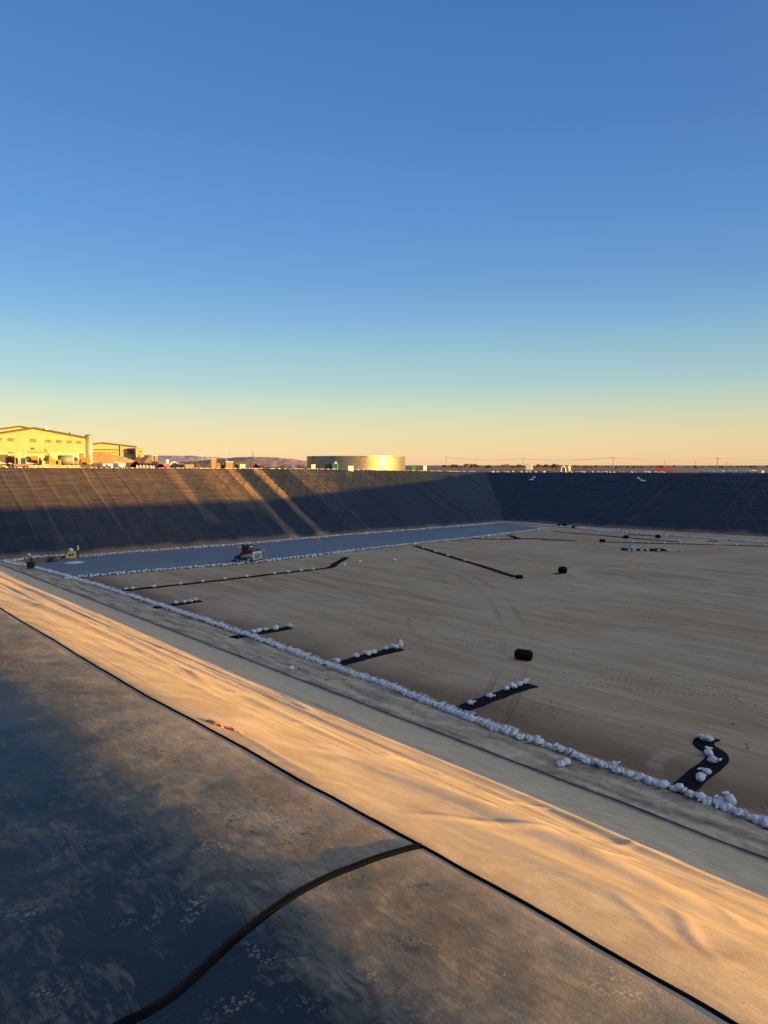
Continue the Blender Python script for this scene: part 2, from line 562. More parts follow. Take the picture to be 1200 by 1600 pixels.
def build_wall(name, along, toe, out, rimf, put, seams, dust_lit_bands, seed, base_dust):
    us = np.linspace(along[0], along[1], int((along[1] - along[0]) / 0.22))
    vs_ = np.concatenate([np.linspace(-0.02, 1.0, 120), np.linspace(1.03, 2.0, 8)])
    U, V = np.meshgrid(us, vs_, indexing='ij')
    hgt = rimf(U)
    slope = np.clip(V, None, 1.0)
    T = toe(U)
    D = np.where(V <= 1, T + 23.5 * V, T + 23.5 + (out - T - 23.5) * np.clip(V - 1, 0, 1))
    Z = slope * hgt + np.where(V > 1, 0.05, 0)
    L = V * 26.0
    inside = sstep(-0.02, 0.03, V) * (1 - sstep(0.97, 1.0, V))
    # horizontal sag ripples, diagonal wrinkles, welds running down the slope
    Z += inside * (0.09 * ridge(L * 0.55 + 0.9 * pn(U * 0.05, L * 0.08, seed), U * 0.035, seed + 1, 2.5) + 0.05 * ridge(L * 1.1, U * 0.09, seed + 2, 2.0)
                   + 0.10 * fbm(U * 0.12, L * 0.10, seed + 3, 3))
    dg = L * 0.5 + U * 0.22
    Z += inside * 0.12 * ridge(dg * 0.7, (L - U) * 0.03, seed + 5, 4.0) * sstep(-0.1, 0.5, pn(U * 0.05, L * 0.06, seed + 6))
    fan = U * 0.75 - L * 0.55 + 0.6 * pn(U * 0.08, L * 0.08, seed + 20)
    Z += inside * 0.09 * ridge(fan * 0.5, (L + U) * 0.03, seed + 21, 3.0) * sstep(0.0, 0.5, pn(U * 0.04, L * 0.07, seed + 22))
    dust = base_dust + 0 * U
    if name == 'left_bank':
        dust = dust + np.interp(U, [20, 55, 66, 85, 105, 150], [0.02, 0.06, 0.05, 0.0, -0.05, -0.10]) + 0.07 * sstep(0.3, 0.9, V)  # sunlit upper part painted warmer by more cover; thinner towards the pit corner
    rs = np.random.RandomState(seed)
    for uc in seams:
        c = uc + 0.35 * pn(V * 3, V * 0 + uc, seed + 9) + rs.uniform(-1.6, 1.6)
        wd = rs.uniform(0.10, 0.2)
        Z += inside * rs.uniform(0.03, 0.24) * np.exp(-((U - c) / wd) ** 2)
        dust += rs.uniform(0.0, 0.26) ** 1.0 * rs.choice([0.3, 0.6, 1.0]) * np.exp(-((U - c - 0.25) / 0.22) ** 2) * (0.55 + 0.45 * pn(V * 4, V * 0 + uc, seed + 10))
    for (uc, wd, amt, v0, v1) in dust_lit_bands:
        c = uc + 0.25 * pn(V * 2.5, V * 0 + uc, seed + 12) + 0.15 * pn(V * 14, V * 0 + uc, seed + 15)
        dust += amt * np.exp(-((U - c) / wd) ** 4) * sstep(v0 - 0.1, v0, V) * (1 - sstep(v1, v1 + 0.1, V)) * (0.75 + 0.4 * fbm(U * 1.2, L * 0.25, seed + 13, 3))
    dust += 0.45 * (1 - sstep(0.0, 0.06, V + 0.03 * pn(U * 0.25, V * 0, seed + 14)))
    dust += np.where(V > 1.0, 0.7, 0)
    X, Y = put(U, D)
    return grid_mesh(name, X, Y, Z, M_WALL, {"dust": dust, "along": U, "updown": L})


build_wall("left_bank", (0, 172), lambda u: TOE_L + 0 * u, 138.0, rim_left, lambda u, d: (u, d),
           [3 + 3.45 * i for i in range(41)],
           [(75.0, 0.9, 0.46, -0.1, 1.1), (70.5, 3.0, 0.15, 0.45, 1.1), (81.2, 0.85, 0.50, -0.1, 1.1), (62.0, 1.0, 0.18, 0.3, 1.1), (92, 5, 0.08, 0, 1.1), (45, 14, 0.04, 0, 1.1), (86.0, 2.8, -0.20, -0.1, 1.1), (78.2, 1.6, -0.16, 0, 1.1)], 100, -0.02)  # dust streaks and clean panels; the broad upper-half band paints a lit patch
build_wall("right_bank", (-66, 138), toe_right, 169.0, rim_right, lambda u, d: (d, u),
           [6 + 3.4 * i for i in range(38)], [], 200, 0.0)
build_wall("back_bank", (0, 172), lambda u: -TOE_B + 0 * u, 62.5, lambda u: 11.3 + 0 * u, lambda u, d: (u, -d), [], [], 300, 0.2)


# ---- pit floor
def _arc(a, b, bulge):
    """circle through two floor points, bulging sideways by so many metres"""
    m_ = (a + b) / 2; d_ = b - a; L_ = d_.length / 2
    r_ = (L_ * L_ + bulge * bulge) / (2 * abs(bulge))
    n_ = Vector((-d_.y, d_.x, 0)).normalized() * (1 if bulge > 0 else -1)
    c_ = m_ - n_ * (r_ - abs(bulge))
    return c_.x, c_.y, r_


TRACKS = [_arc(P(820, 1110), P(1000, 1180), 0.5) + (0.8, True), _arc(P(850, 1020), P(1200, 1110), 1.2) + (0.7, True), _arc(P(900, 1060), P(1200, 1080), -0.8) + (0.6, True),
          _arc(P(680, 880), P(800, 980), 2.0) + (0.7, False), _arc(P(1010, 870), P(1200, 960), -6.0) + (0.6, False), _arc(P(600, 940), P(1150, 1000), 2.0) + (0.4, False)]
LOOPS = [(P(1000, 905).x, P(1000, 905).y, 9.0, 1.4), (P(1080, 900).x, P(1080, 900).y, 13.0, 1.2), (P(1150, 1215).x, P(1150, 1215).y, 3.2, 0.5)]


def floor_material():
    k = NM("graded_soil")
    v = k.coord()
    al = k.attr("edge")
    ang = R(4)
    long1 = k.noise(k.coord(scale=(0.9, 0.10, 1), rot=(0, 0, R(-58))), 0.8, 6.0, 0.6, 0.6)
    long2 = k.noise(k.coord(scale=(1.0, 0.06, 1), rot=(0, 0, R(-52))), 3.0, 5.0, 0.6, 0.5)
    cloud = k.noise(v, 0.05, 5.0, 0.6, 0.6)
    fine = k.noise(v, 14.0, 6.0, 0.65)
    col = k.mix(k.ramp(long1, 0.32, 0.66), (0.32, 0.21, 0.110, 1), (0.50, 0.355, 0.19, 1))
    col = k.mix(k.ramp(long2, 0.35, 0.7, 0.0, 0.45), col, (0.20, 0.14, 0.09, 1))
    col = k.mix(k.ramp(cloud, 0.35, 0.7, 0.0, 0.6), col, (0.48, 0.375, 0.245, 1))
    col = k.mix(k.ramp(fine, 0.3, 0.75, 0.0, 0.22), col, (0.10, 0.08, 0.062, 1))
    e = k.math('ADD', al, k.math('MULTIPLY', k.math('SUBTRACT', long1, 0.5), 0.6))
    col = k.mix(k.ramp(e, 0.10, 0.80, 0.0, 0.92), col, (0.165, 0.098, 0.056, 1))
    # wheel and track marks: pairs of arcs with cleat bars
    oc = k.new("ShaderNodeTexCoord").outputs["Object"]
    tot = 0.0
    for (cx_, cy_, rad_, amt, cleat) in TRACKS:
        for off in (-0.85, 0.85):
            sb = k.new("ShaderNodeVectorMath", operation='SUBTRACT')
            k.l.new(oc, sb.inputs[0]); sb.inputs[1].default_value = (cx_, cy_, 0)
            sx_ = k.new("ShaderNodeSeparateXYZ"); k.l.new(sb.outputs[0], sx_.inputs[0])
            rr_ = k.math('SQRT', k.math('ADD', k.math('MULTIPLY', sx_.outputs[0], sx_.outputs[0]), k.math('MULTIPLY', sx_.outputs[1], sx_.outputs[1])))
            dd = k.math('ABSOLUTE', k.math('SUBTRACT', rr_, rad_ + off))
            mk = k.ramp(dd, 0.30, 0.18)
            if cleat:
                an = k.math('MULTIPLY', k.math('ARCTAN2', sx_.outputs[1], sx_.outputs[0]), rad_)
                bar = k.ramp(k.math('SINE', k.math('MULTIPLY', an, 16.0)), -0.2, 0.4)
                mk = k.math('MULTIPLY', mk, bar)
            mk = k.math('MULTIPLY', mk, amt)
            tot = mk if tot == 0.0 else k.math('ADD', tot, mk)
    patch = k.ramp(k.noise(v, 0.09, 3.0, 0.5, 0.6), 0.42, 0.6)
    tot = k.math('MULTIPLY', tot, patch)
    col = k.mix(k.ramp(tot, 0, 1, 0, 0.5, smooth=False), col, (0.16, 0.115, 0.075, 1))
    loop = 0.0
    for (cx_, cy_, rad_, wd_) in LOOPS:
        ds = k.new("ShaderNodeVectorMath", operation='DISTANCE')
        k.l.new(oc, ds.inputs[0]); ds.inputs[1].default_value = (cx_, cy_, 0)
        mk = k.ramp(k.math('ABSOLUTE', k.math('SUBTRACT', ds.outputs["Value"], rad_)), wd_, wd_ * .4)
        loop = mk if loop == 0.0 else k.math('MAXIMUM', loop, mk)
    col = k.mix(k.math('MULTIPLY', loop, k.ramp(long1, 0.35, 0.65, 0.05, 0.38)), col, (0.52, 0.40, 0.28, 1))
    long3 = k.noise(k.coord(scale=(1.0, 0.03, 1), rot=(0, 0, R(-55))), 8.0, 4.0, 0.6, 0.25)
    col = k.mix(k.ramp(long3, 0.42, 0.62, 0.0, 0.30), col, (0.19, 0.135, 0.085, 1))
    hh = k.math('ADD', k.math('MULTIPLY', long2, 1.0), k.math('MULTIPLY', fine, 0.6))
    hh = k.math('ADD', hh, k.math('MULTIPLY', long3, 0.5))
    hh = k.math('ADD', hh, k.math('MULTIPLY', tot, -1.2))
    return k.done(col, 0.95, k.bump(hh, 0.6, 0.06), 0.15)


xs = np.concatenate([np.arange(26, 45, 0.16), np.arange(45, 146, 0.5)])
ys = np.concatenate([np.arange(-40, 0, 2.0), np.arange(0, 40, 0.16), np.arange(40, 116, 0.4)])
X, Y = np.meshgrid(xs, ys, indexing='ij')
Z = 0.025 * fbm(X * 0.35, Y * 0.2, 61, 3)
a_ = R(-58)
ux, uy = X * math.cos(a_) - Y * math.sin(a_), X * math.sin(a_) + Y * math.cos(a_)
Z += 0.018 * pn(ux * 1.1, uy * 0.06, 62) + 0.012 * pn(ux * 2.3, uy * 0.1, 63)
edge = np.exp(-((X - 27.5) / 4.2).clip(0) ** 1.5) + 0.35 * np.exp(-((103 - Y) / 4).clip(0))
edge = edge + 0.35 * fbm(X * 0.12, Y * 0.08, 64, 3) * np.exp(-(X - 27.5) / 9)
FX, FY, FZ = xs, ys, Z
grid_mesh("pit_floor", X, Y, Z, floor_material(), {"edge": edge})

# ---- ground beyond the rim, one ring sheet out to the horizon
def ground_z(X, Y):
    zl = rim_left(X) - 0.02
    zr = rim_right(Y) - 0.02
    outL = np.clip(Y - 137.5, 0, None); outR = np.clip(X - 168.5, 0, None)
    z = np.where(outL >= outR, zl, zr)
    z = np.where((outL == 0) & (outR == 0), np.where(X < 0, crest_near(Y) - 0.35, 11.3), z)
    d = np.maximum(np.maximum(outL, outR), np.maximum(np.clip(-4 - X, 0, None), np.clip(-62 - Y, 0, None)))
    far = sstep(150, 1500, d)
    z = z * (1 - far) + 10.4 * far
    return z + sstep(5, 60, d) * (0.18 * fbm(X * 0.02, Y * 0.02, 71, 3) + 1.2 * sstep(300, 3000, d) * fbm(X * 0.0015, Y * 0.0015, 72, 3))


def axis(lo, hi, a, b):
    g = [0.0]
    st = 3.0
    while g[-1] < 12000:
        g.append(g[-1] + st)
        st = min(st * 1.12, 900)
    g = np.array(g)
    inner = np.linspace(a, b, int((b - a) / 4))
    return np.concatenate([a - g[:0:-1], inner, b + g[1:]])


xs = axis(0, 0, -5.0, 168.5); ys = axis(0, 0, -61.8, 137.5)
X, Y = np.meshgrid(xs, ys, indexing='ij')
Z = ground_z(X, Y)
cx = (xs[:-1] + xs[1:]) / 2; cy = (ys[:-1] + ys[1:]) / 2
CX, CY = np.meshgrid(cx, cy, indexing='ij')
skip = (CX > -5.0) & (CX < 168.5) & (CY > -61.8) & (CY < 137.5)


def ground_material():
    k = NM("prairie_ground")
    v = k.coord()
    n1 = k.noise(v, 0.03, 6.0, 0.6, 0.4)
    n2 = k.noise(v, 0.4, 6.0, 0.65)
    col = k.mix(k.ramp(n1, 0.35, 0.65), (0.20, 0.135, 0.085, 1), (0.33, 0.24, 0.16, 1))
    col = k.mix(k.ramp(n2, 0.45, 0.7, 0.0, 0.6), col, (0.10, 0.085, 0.05, 1))
    return k.done(col, 0.95, k.bump(n2, 0.6, 0.4), 0.1)


M_GROUND = ground_material()
grid_mesh("ground", X, Y, Z, M_GROUND, skip=skip)


# ------------------------------------------------------------------ object helpers
def tag(o, label=None, cat=None, group=None, kind=None):
    if label: o["label"] = label
    if cat: o["category"] = cat
    if group: o["group"] = group
    if kind: o["kind"] = kind
    return o


def thing(name, label, cat, loc=(0, 0, 0), rot=0.0, group=None):
    o = bpy.data.objects.new(name, None)
    o.empty_display_size = 0.5
    COL.objects.link(o)
    o.location = loc
    o.rotation_euler = (0, 0, rot)
    return tag(o, label, cat, group)


class MB:
    """collects shapes of one part, then links them as one mesh object"""
    def __init__(self):
        self.bm = bmesh.new()

    def box(self, x0, x1, y0, y1, z0, z1, bev=0.0, M=None):
        r = bmesh.ops.create_cube(self.bm, size=1.0)
        vs = r["verts"]
        for v in vs:
            v.co = Vector((x0 + (v.co.x + .5) * (x1 - x0), y0 + (v.co.y + .5) * (y1 - y0), z0 + (v.co.z + .5) * (z1 - z0)))
        if bev > 0:
            es = {e for v in vs for e in v.link_edges}
            r2 = bmesh.ops.bevel(self.bm, geom=list(es), offset=bev, segments=2, affect='EDGES', profile=0.5)
            vs = list({v for f in r2["faces"] for v in f.verts} | {v for v in vs if v.is_valid})
        if M is not None:
            bmesh.ops.transform(self.bm, matrix=M, verts=vs)
        return self

    def cyl(self, p0, p1, r0, r1=None, n=16, caps=True):
        r1 = r0 if r1 is None else r1
        p0 = Vector(p0); p1 = Vector(p1)
        d = p1 - p0
        M = Matrix.Translation((p0 + p1) / 2) @ d.to_track_quat('Z', 'Y').to_matrix().to_4x4()
        bmesh.ops.create_cone(self.bm, cap_ends=caps, segments=n, radius1=r0, radius2=r1, depth=d.length, matrix=M)
        return self

    def ball(self, c, r, sub=2, sc=(1, 1, 1)):
        M = Matrix.Translation(c) @ Matrix.Diagonal((sc[0], sc[1], sc[2], 1))
        bmesh.ops.create_icosphere(self.bm, subdivisions=sub, radius=r, matrix=M)
        return self

    def prism(self, poly, y0, y1, axis='y'):
        """polygon in x,z extruded along y (axis y) or polygon in x,y extruded along z (axis z) or y,z along x"""
        def mk(p, t):
            if axis == 'y': return (p[0], t, p[1])
            if axis == 'z': return (p[0], p[1], t)
            return (t, p[0], p[1])
        a = [self.bm.verts.new(mk(p, y0)) for p in poly]
        b = [self.bm.verts.new(mk(p, y1)) for p in poly]
        self.bm.faces.new(a); self.bm.faces.new(b[::-1])
        n = len(poly)
        for i in range(n):
            self.bm.faces.new((a[i], b[i], b[(i + 1) % n], a[(i + 1) % n]))
        return self

    def tube(self, pts, r, n=8):
        for a, b in zip(pts[:-1], pts[1:]):
            self.cyl(a, b, r, n=n)
            self.ball(b, r, 1)
        return self

    def build(self, name, mat, parent=None, smooth=False):
        bmesh.ops.recalc_face_normals(self.bm, faces=self.bm.faces)
        me = bpy.data.meshes.new(name)
        self.bm.to_mesh(me); self.bm.free()
        if smooth:
            me.polygons.foreach_set("use_smooth", np.ones(len(me.polygons), bool))
        me.materials.append(mat)
        o = bpy.data.objects.new(name, me)
        COL.objects.link(o)
        if parent is not None:
            o.parent = parent
        return o


def from_arrays(name, verts, faces, mat, parent=None, smooth=True):
    me = bpy.data.meshes.new(name)
    me.from_pydata([tuple(v) for v in verts], [], [tuple(f) for f in faces])
    me.polygons.foreach_set("use_smooth", np.full(len(me.polygons), smooth))
    me.materials.append(mat); me.update()
    o = bpy.data.objects.new(name, me)
    COL.objects.link(o)
    if parent is not None:
        o.parent = parent
    return o


def floor_z(x, y):
    i = min(max(int(np.searchsorted(FX, x)) - 1, 0), len(FX) - 2); j = min(max(int(np.searchsorted(FY, y)) - 1, 0), len(FY) - 2)
    tx = (x - FX[i]) / (FX[i + 1] - FX[i]); ty = (y - FY[j]) / (FY[j + 1] - FY[j])
    tx = min(max(tx, 0), 1); ty = min(max(ty, 0), 1)
    return float((FZ[i, j] * (1 - tx) + FZ[i + 1, j] * tx) * (1 - ty) + (FZ[i, j + 1] * (1 - tx) + FZ[i + 1, j + 1] * tx) * ty)


def low_z(x, y):
    """height of whatever the pit floor is here: soil or the flat strip of the near liner"""
    if x < 28.25:
        return max(float(near_surface(np.array([x]), np.array([y]))[0]), floor_z(max(x, 26), y))
    return floor_z(x, y)


def near_pt(px, py):
    z = 11.3
    for _ in range(25):
        p = P(px, py, z)
        z = 0.5 * z + 0.5 * float(near_surface(np.array([p.x]), np.array([p.y]))[0])
    return P(px, py, z)


def resample(pts, step):
    out = [Vector(pts[0])]
    for a, b in zip(pts[:-1], pts[1:]):
        a = Vector(a); b = Vector(b)
        n = max(1, int((b - a).length / step))
        for i in range(1, n + 1):
            out.append(a.lerp(b, i / n))
    return out


def smooth_line(pts, it=2):
    for _ in range(it):
        q = [pts[0]]
        for a, b in zip(pts[:-1], pts[1:]):
            q.append(a.lerp(b, .25)); q.append(a.lerp(b, .75))
        q.append(pts[-1])
        pts = q
    return pts


# ------------------------------------------------------------------ materials for the objects
M_BAG = plain("white_woven_plastic", (0.53, 0.54, 0.54), 0.65, var=0.16, scale=5)
M_FABRIC = plain("black_geotextile", (0.008, 0.009, 0.011), 0.9, var=0.3, scale=4, spec=0.05)
M_ROLL = plain("black_roll_cloth", (0.006, 0.006, 0.007), 0.9, var=0.3, scale=5, spec=0.1)
M_BLACK = plain("black_plastic", (0.012, 0.013, 0.015), 0.5, var=0.2)
M_RUBBER = plain("dusty_rubber", (0.03, 0.028, 0.026), 0.85, var=0.3)
M_RED = plain("dark_red_paint", (0.13, 0.016, 0.013), 0.45)
M_REDL = plain("bright_red_paint", (0.60, 0.045, 0.03), 0.5)
M_ORANGE = plain("orange_plastic", (0.75, 0.12, 0.05), 0.6)
M_WHITE = plain("white_paint", (0.75, 0.75, 0.73), 0.5)
M_GREYP = plain("pale_grey_paint", (0.42, 0.43, 0.44), 0.5)
M_STEEL = plain("grey_steel", (0.30, 0.31, 0.32), 0.4, metal=0.6)
M_GLASS = plain("dark_glass", (0.02, 0.03, 0.035), 0.08)
M_YEL = plain("yellow_paint", (0.42, 0.24, 0.03), 0.5)
M_YELD = plain("pale_yellow_paint", (0.55, 0.45, 0.12), 0.5)
M_GREEN = plain("green_paint", (0.02, 0.20, 0.06), 0.5)
M_DGREEN = plain("dark_green_paint", (0.012, 0.06, 0.035), 0.5)
M_TAN = plain("tan_wall", (0.19, 0.15, 0.11), 0.8)
M_BROWN = plain("brown_boards", (0.16, 0.10, 0.065), 0.8, var=0.3)
M_DARK = plain("dark_grey_metal", (0.045, 0.045, 0.048), 0.6, var=0.25)
M_SKIN = plain("skin", (0.42, 0.25, 0.17), 0.6)
M_CLOTH = plain("dark_work_clothes", (0.02, 0.023, 0.032), 0.9)
M_VEST = plain("hi_vis_vest", (0.55, 0.50, 0.10), 0.8)
M_PALEVEST = plain("pale_vest", (0.48, 0.50, 0.38), 0.8)
M_CLEAR = plain("cloudy_plastic_sheet", (0.22, 0.24, 0.27), 0.25)
M_SOILHEAP = plain("orange_soil", (0.46, 0.25, 0.13), 0.95, var=0.25, scale=0.6, spec=0.1)
M_STRIP = None


def strip_material():
    k = NM("blue_grey_liner")
    v = k.coord()
    lng = k.noise(k.coord(scale=(0.05, 1.0, 1), rot=(0, 0, R(-4))), 0.9, 6.0, 0.6, 0.3)
    n = k.noise(v, 0.6, 6.0, 0.6)
    c = k.mix(k.ramp(lng, 0.3, 0.7), (0.090, 0.106, 0.110, 1), (0.136, 0.154, 0.154, 1))
    c = k.mix(k.ramp(n, 0.5, 0.75, 0, 0.35), c, (0.19, 0.19, 0.19, 1))
    wel = k.noise(k.coord(scale=(0.02, 1.0, 1), rot=(0, 0, R(-4))), 3.0, 3.0)
    return k.done(c, k.ramp(n, 0.3, 0.7, 0.5, 0.75), k.bump(wel, 0.4, 0.05), 0.5)


def flap_material():
    k = NM("black_liner_flap")
    v = k.coord()
    n = k.noise(v, 9.0, 6.0, 0.65, 0.5)
    f = k.noise(v, 60.0, 4.0, 0.6)
    cov = k.math('ADD', k.ramp(n, 0.50, 0.78), k.math('MULTIPLY', k.math('SUBTRACT', f, 0.5), 0.3))
    rim = k.math('MULTIPLY', k.attr('rim'), k.ramp(n, 0.35, 0.6, 0.15, 0.9))
    c = k.mix(rim, (0.004, 0.0045, 0.006, 1), DUST + (1,))
    return k.done(c, k.ramp(cov, 0, 1, 0.62, 0.85), k.bump(n, 0.5, 0.01), 0.03)


M_FLAP = flap_material()
M_STRIP = strip_material()


# ------------------------------------------------------------------ liner flaps on the crest
def sweep(name, line, prof, zfun, mat, seed, flip=False):
    """sweep a cross profile [(offset, height), ...] along a ground line, following the surface"""
    rs = np.random.RandomState(seed)
    L = np.array([[p.x, p.y] for p in line])
    T = np.gradient(L, axis=0)
    T /= np.linalg.norm(T, axis=1)[:, None]
    N = np.stack([T[:, 1], -T[:, 0]], -1)
    sarc = np.concatenate([[0], np.cumsum(np.linalg.norm(np.diff(L, axis=0), axis=1))])
    verts = []
    m = len(prof)
    for j, (o_, h_) in enumerate(prof):
        wob = 0.18 * pn(sarc * 1.6, sarc * 0 + j * 0.6, seed) + 0.12 * pn(sarc * 6, sarc * 0 + j * 0.9, seed + 1)
        oo = 0.62 * o_ * (1 + 0.35 * wob) + 0.012 * pn(sarc * 0.7, sarc * 0, seed + 2) + 0.005 * pn(sarc * 3.1, sarc * 0, seed + 3)
        xy = L + N * oo[:, None]
        z = zfun(xy[:, 0], xy[:, 1]) + h_ * (1 + wob)
        verts.append(np.column_stack([xy, z]))
    V = np.stack(verts, 1)
    n = len(L)
    rim_ = np.tile(np.array([0.9, 0.0, 0.0] + [0.0] * (m - 3)), n)
    faces = []
    for i in range(n - 1):
        for j in range(m - 1):
            faces.append((i * m + j, i * m + j + 1, (i + 1) * m + j + 1, (i + 1) * m + j))
    o = from_arrays(name, V.reshape(-1, 3), faces, mat)
    at = o.data.attributes.new('rim', 'FLOAT', 'POINT')
    at.data.foreach_set('value', (rim_ if not flip else rim_.reshape(n, m)[:, ::-1].reshape(-1)).astype(np.float32))
    return o


pa, pb = near_pt(60, 988), near_pt(1050, 1543)
seam_px = [(0, 950), (60, 987), (150, 1040), (200, 1071), (255, 1102), (300, 1124), (345, 1150), (400, 1180), (470, 1221), (540, 1258), (600, 1292), (655, 1322), (720, 1359), (800, 1402), (880, 1447), (950, 1487), (1020, 1527), (1090, 1566), (1150, 1602), (1230, 1650)]
seam = [near_pt(*q) for q in seam_px]
SEAM_DBG = [(round(p.x, 2), round(p.y, 2)) for p in seam]
print("SEAM", SEAM_DBG)
d0 = (seam[0] - seam[2]).normalized()
seam = [seam[0] + d0 * t for t in (26.0, 18.0, 10.0, 4.0)] + seam
seam = smooth_line(seam, 2)
line = resample(seam, 0.03)
prof = [(-0.020, -0.006), (-0.0185, 0.004), (-0.015, 0.006), (-0.010, 0.0015), (-0.005, 0.003), (0.0, 0.005), (0.004, 0.005), (0.006, 0.002), (0.009, 0.002), (0.013, 0.006), (0.016, 0.003), (0.018, -0.008)]
o = sweep("liner_flap", line, prof, near_surface, M_FLAP, 401)
tag(o, "long straight black overlap flap of liner running along the top edge of the lit slope", "liner flap")
rid_px = [(660, 1322), (630, 1328), (600, 1336), (565, 1349), (530, 1362), (490, 1380), (455, 1399), (425, 1419), (390, 1446), (355, 1476), (325, 1505), (295, 1535), (262, 1562), (225, 1585), (180, 1606), (120, 1640)]
rid = smooth_line([near_pt(*q) for q in rid_px], 2)
line = resample(rid, 0.02)
prof = [(-0.034, -0.006), (-0.032, 0.001), (-0.022, 0.002), (-0.014, 0.0035), (-0.010, 0.0065), (-0.004, 0.0055), (0.004, 0.0065), (0.012, 0.0080), (0.018, 0.0095), (0.022, 0.0092), (0.024, 0.004), (0.027, -0.006)]
o = sweep("liner_flap", line, prof, near_surface, M_FLAP, 405, True)
tag(o, "curved raised black liner flap crossing the shaded crest and joining the long straight one", "liner flap")


# glints beside the flap, painted as thin orange patches on the liner
def paint(name, cpx, rx, ry, rot, seed, label):
    c = near_pt(*cpx)
    n = 26
    vs_ = [(c.x, c.y)]
    for i in range(n):
        a = i / n * 2 * math.pi
        q = 1 + 0.75 * float(pn(math.cos(a) * 3, math.sin(a) * 3, seed))
        x, y = rx * q * math.cos(a), ry * q * math.sin(a)
        vs_.append((c.x + x * math.cos(rot) - y * math.sin(rot), c.y + x * math.sin(rot) + y * math.cos(rot)))
    A = np.array(vs_)
    z = near_surface(A[:, 0], A[:, 1]) + 0.012
    V = np.column_stack([A, z])
    V = np.vstack([V, np.column_stack([A[1:], z[1:] - 0.05])])
    F_ = [(0, 1 + i, 1 + (i + 1) % n) for i in range(n)] + [(1 + i, 1 + n + i, 1 + n + (i + 1) % n, 1 + (i + 1) % n) for i in range(n)]
    tag(from_arrays(name, V, F_, plain("orange_glint_" + "ab"[seed % 2], (0.62, 0.20, 0.09), 0.8), None), label, "paint mark")


paint("painted_glint", (341, 1133), 0.025, 0.09, 0.3, 3, "larger orange painted glint on the liner just below the flap")
paint("painted_glint", (366, 1142), 0.02, 0.07, 0.2, 4, "smaller orange painted glint nearer the camera beside the larger one")

# ------------------------------------------------------------------ liner strip on the floor along the left bank
near_e = [P(*q) for q in [(104, 905), (240, 893), (400, 880), (500, 868.5), (600, 856.5), (740, 841), (856, 827.5)]]
far_e = [P(*q) for q in [(28, 884), (100, 875), (200, 865), (360, 853.5), (540, 837.5), (740, 821.5), (790, 817.2)]]


def strip_grid():
    def rs(pts, n):
        ls = np.concatenate([[0], np.cumsum([(b - a).length for a, b in zip(pts[:-1], pts[1:])])])
        t = np.linspace(0, ls[-1], n)
        return np.column_stack([np.interp(t, ls, [p.x for p in pts]), np.interp(t, ls, [p.y for p in pts])])
    n = 260
    A = rs(near_e, n); B = rs(far_e, n)
    w = np.linspace(0, 1, 60)
    XY = A[:, None, :] * (1 - w)[None, :, None] + B[:, None, :] * w[None, :, None]
    X, Y = XY[..., 0], XY[..., 1]
    Z = 0.085 + 0.03 * ridge(X * 0.15, Y * 0.9, 81, 2.5) + 0.02 * fbm(X * 0.2, Y * 0.3, 82, 3)
    Z[0, :] = -0.02; Z[-1, :] = -0.02; Z[:, 0] = -0.02; Z[:, -1] = -0.02
    return X, Y, Z


X, Y, Z = strip_grid()
o = grid_mesh("liner_sheet", X, Y, Z, M_STRIP, kind=None)
tag(o, "wide blue grey liner sheet laid on the floor along the foot of the left bank", "liner sheet")


# ------------------------------------------------------------------ sandbags
def bag_mesh(seed):
    rs = np.random.RandomState(seed)
    L = 0.54 * rs.uniform(0.92, 1.08)
    ts = np.array([0.0, 0.03, 0.10, 0.22, 0.36, 0.50, 0.62, 0.70, 0.76, 0.80, 0.86, 0.93, 1.0])
    rw = np.array([0.06, 0.13, 0.165, 0.185, 0.185, 0.18, 0.155, 0.11, 0.06, 0.045, 0.10, 0.15, 0.17]) * rs.uniform(0.92, 1.1)
    rh = np.array([0.03, 0.075, 0.10, 0.115, 0.12, 0.115, 0.10, 0.075, 0.05, 0.038, 0.05, 0.045, 0.05])
    bend = rs.uniform(-0.05, 0.05)
    lift = rs.uniform(0.0, 0.10)
    n = 14
    verts = []; faces = []
    for i, t in enumerate(ts):
        cz = 0.105 + (max(0, t - 0.72) * 2.2) * lift
        for j in range(n):
            a = j / n * 2 * math.pi
            ca, sa = math.cos(a), math.sin(a)
            k = 1 + 0.20 * float(pn(t * 4 + seed, ca * 1.2 + sa * 2.1, seed)) + 0.30 * float(pn(t * 7 + seed, ca * 2.3 + sa * 3.3, seed + 9)) + (0.25 * math.sin(a * 4 + seed) if t > 0.84 else 0)
            x = (t - 0.45) * L + 0.015 * float(pn(a * 2, t * 3, seed + 5))
            y = rw[i] * abs(ca) ** 0.9 * math.copysign(1, ca) * k + bend * math.sin(t * 3)
            z = cz + rh[i] * abs(sa) ** 1.35 * math.copysign(1, sa) * k * (1.25 if t < .8 else .8)
            verts.append((x, y, max(z, 0.0 if t < 0.75 else 0.02)))
    for i in range(len(ts) - 1):
        for j in range(n):
            faces.append((i * n + j, i * n + (j + 1) % n, (i + 1) * n + (j + 1) % n, (i + 1) * n + j))
    faces.append(tuple(range(n))[::-1])
    faces.append(tuple((len(ts) - 1) * n + j for j in range(n)))
    me = bpy.data.meshes.new("sandbag")
    me.from_pydata(verts, [], faces)
    me.polygons.foreach_set("use_smooth", np.zeros(len(me.polygons), bool))
    me.materials.append(M_BAG); me.update()
    return me


BAGS = [bag_mesh(s) for s in range(7)]
bag_list = []          # (mesh, matrix, label, group)


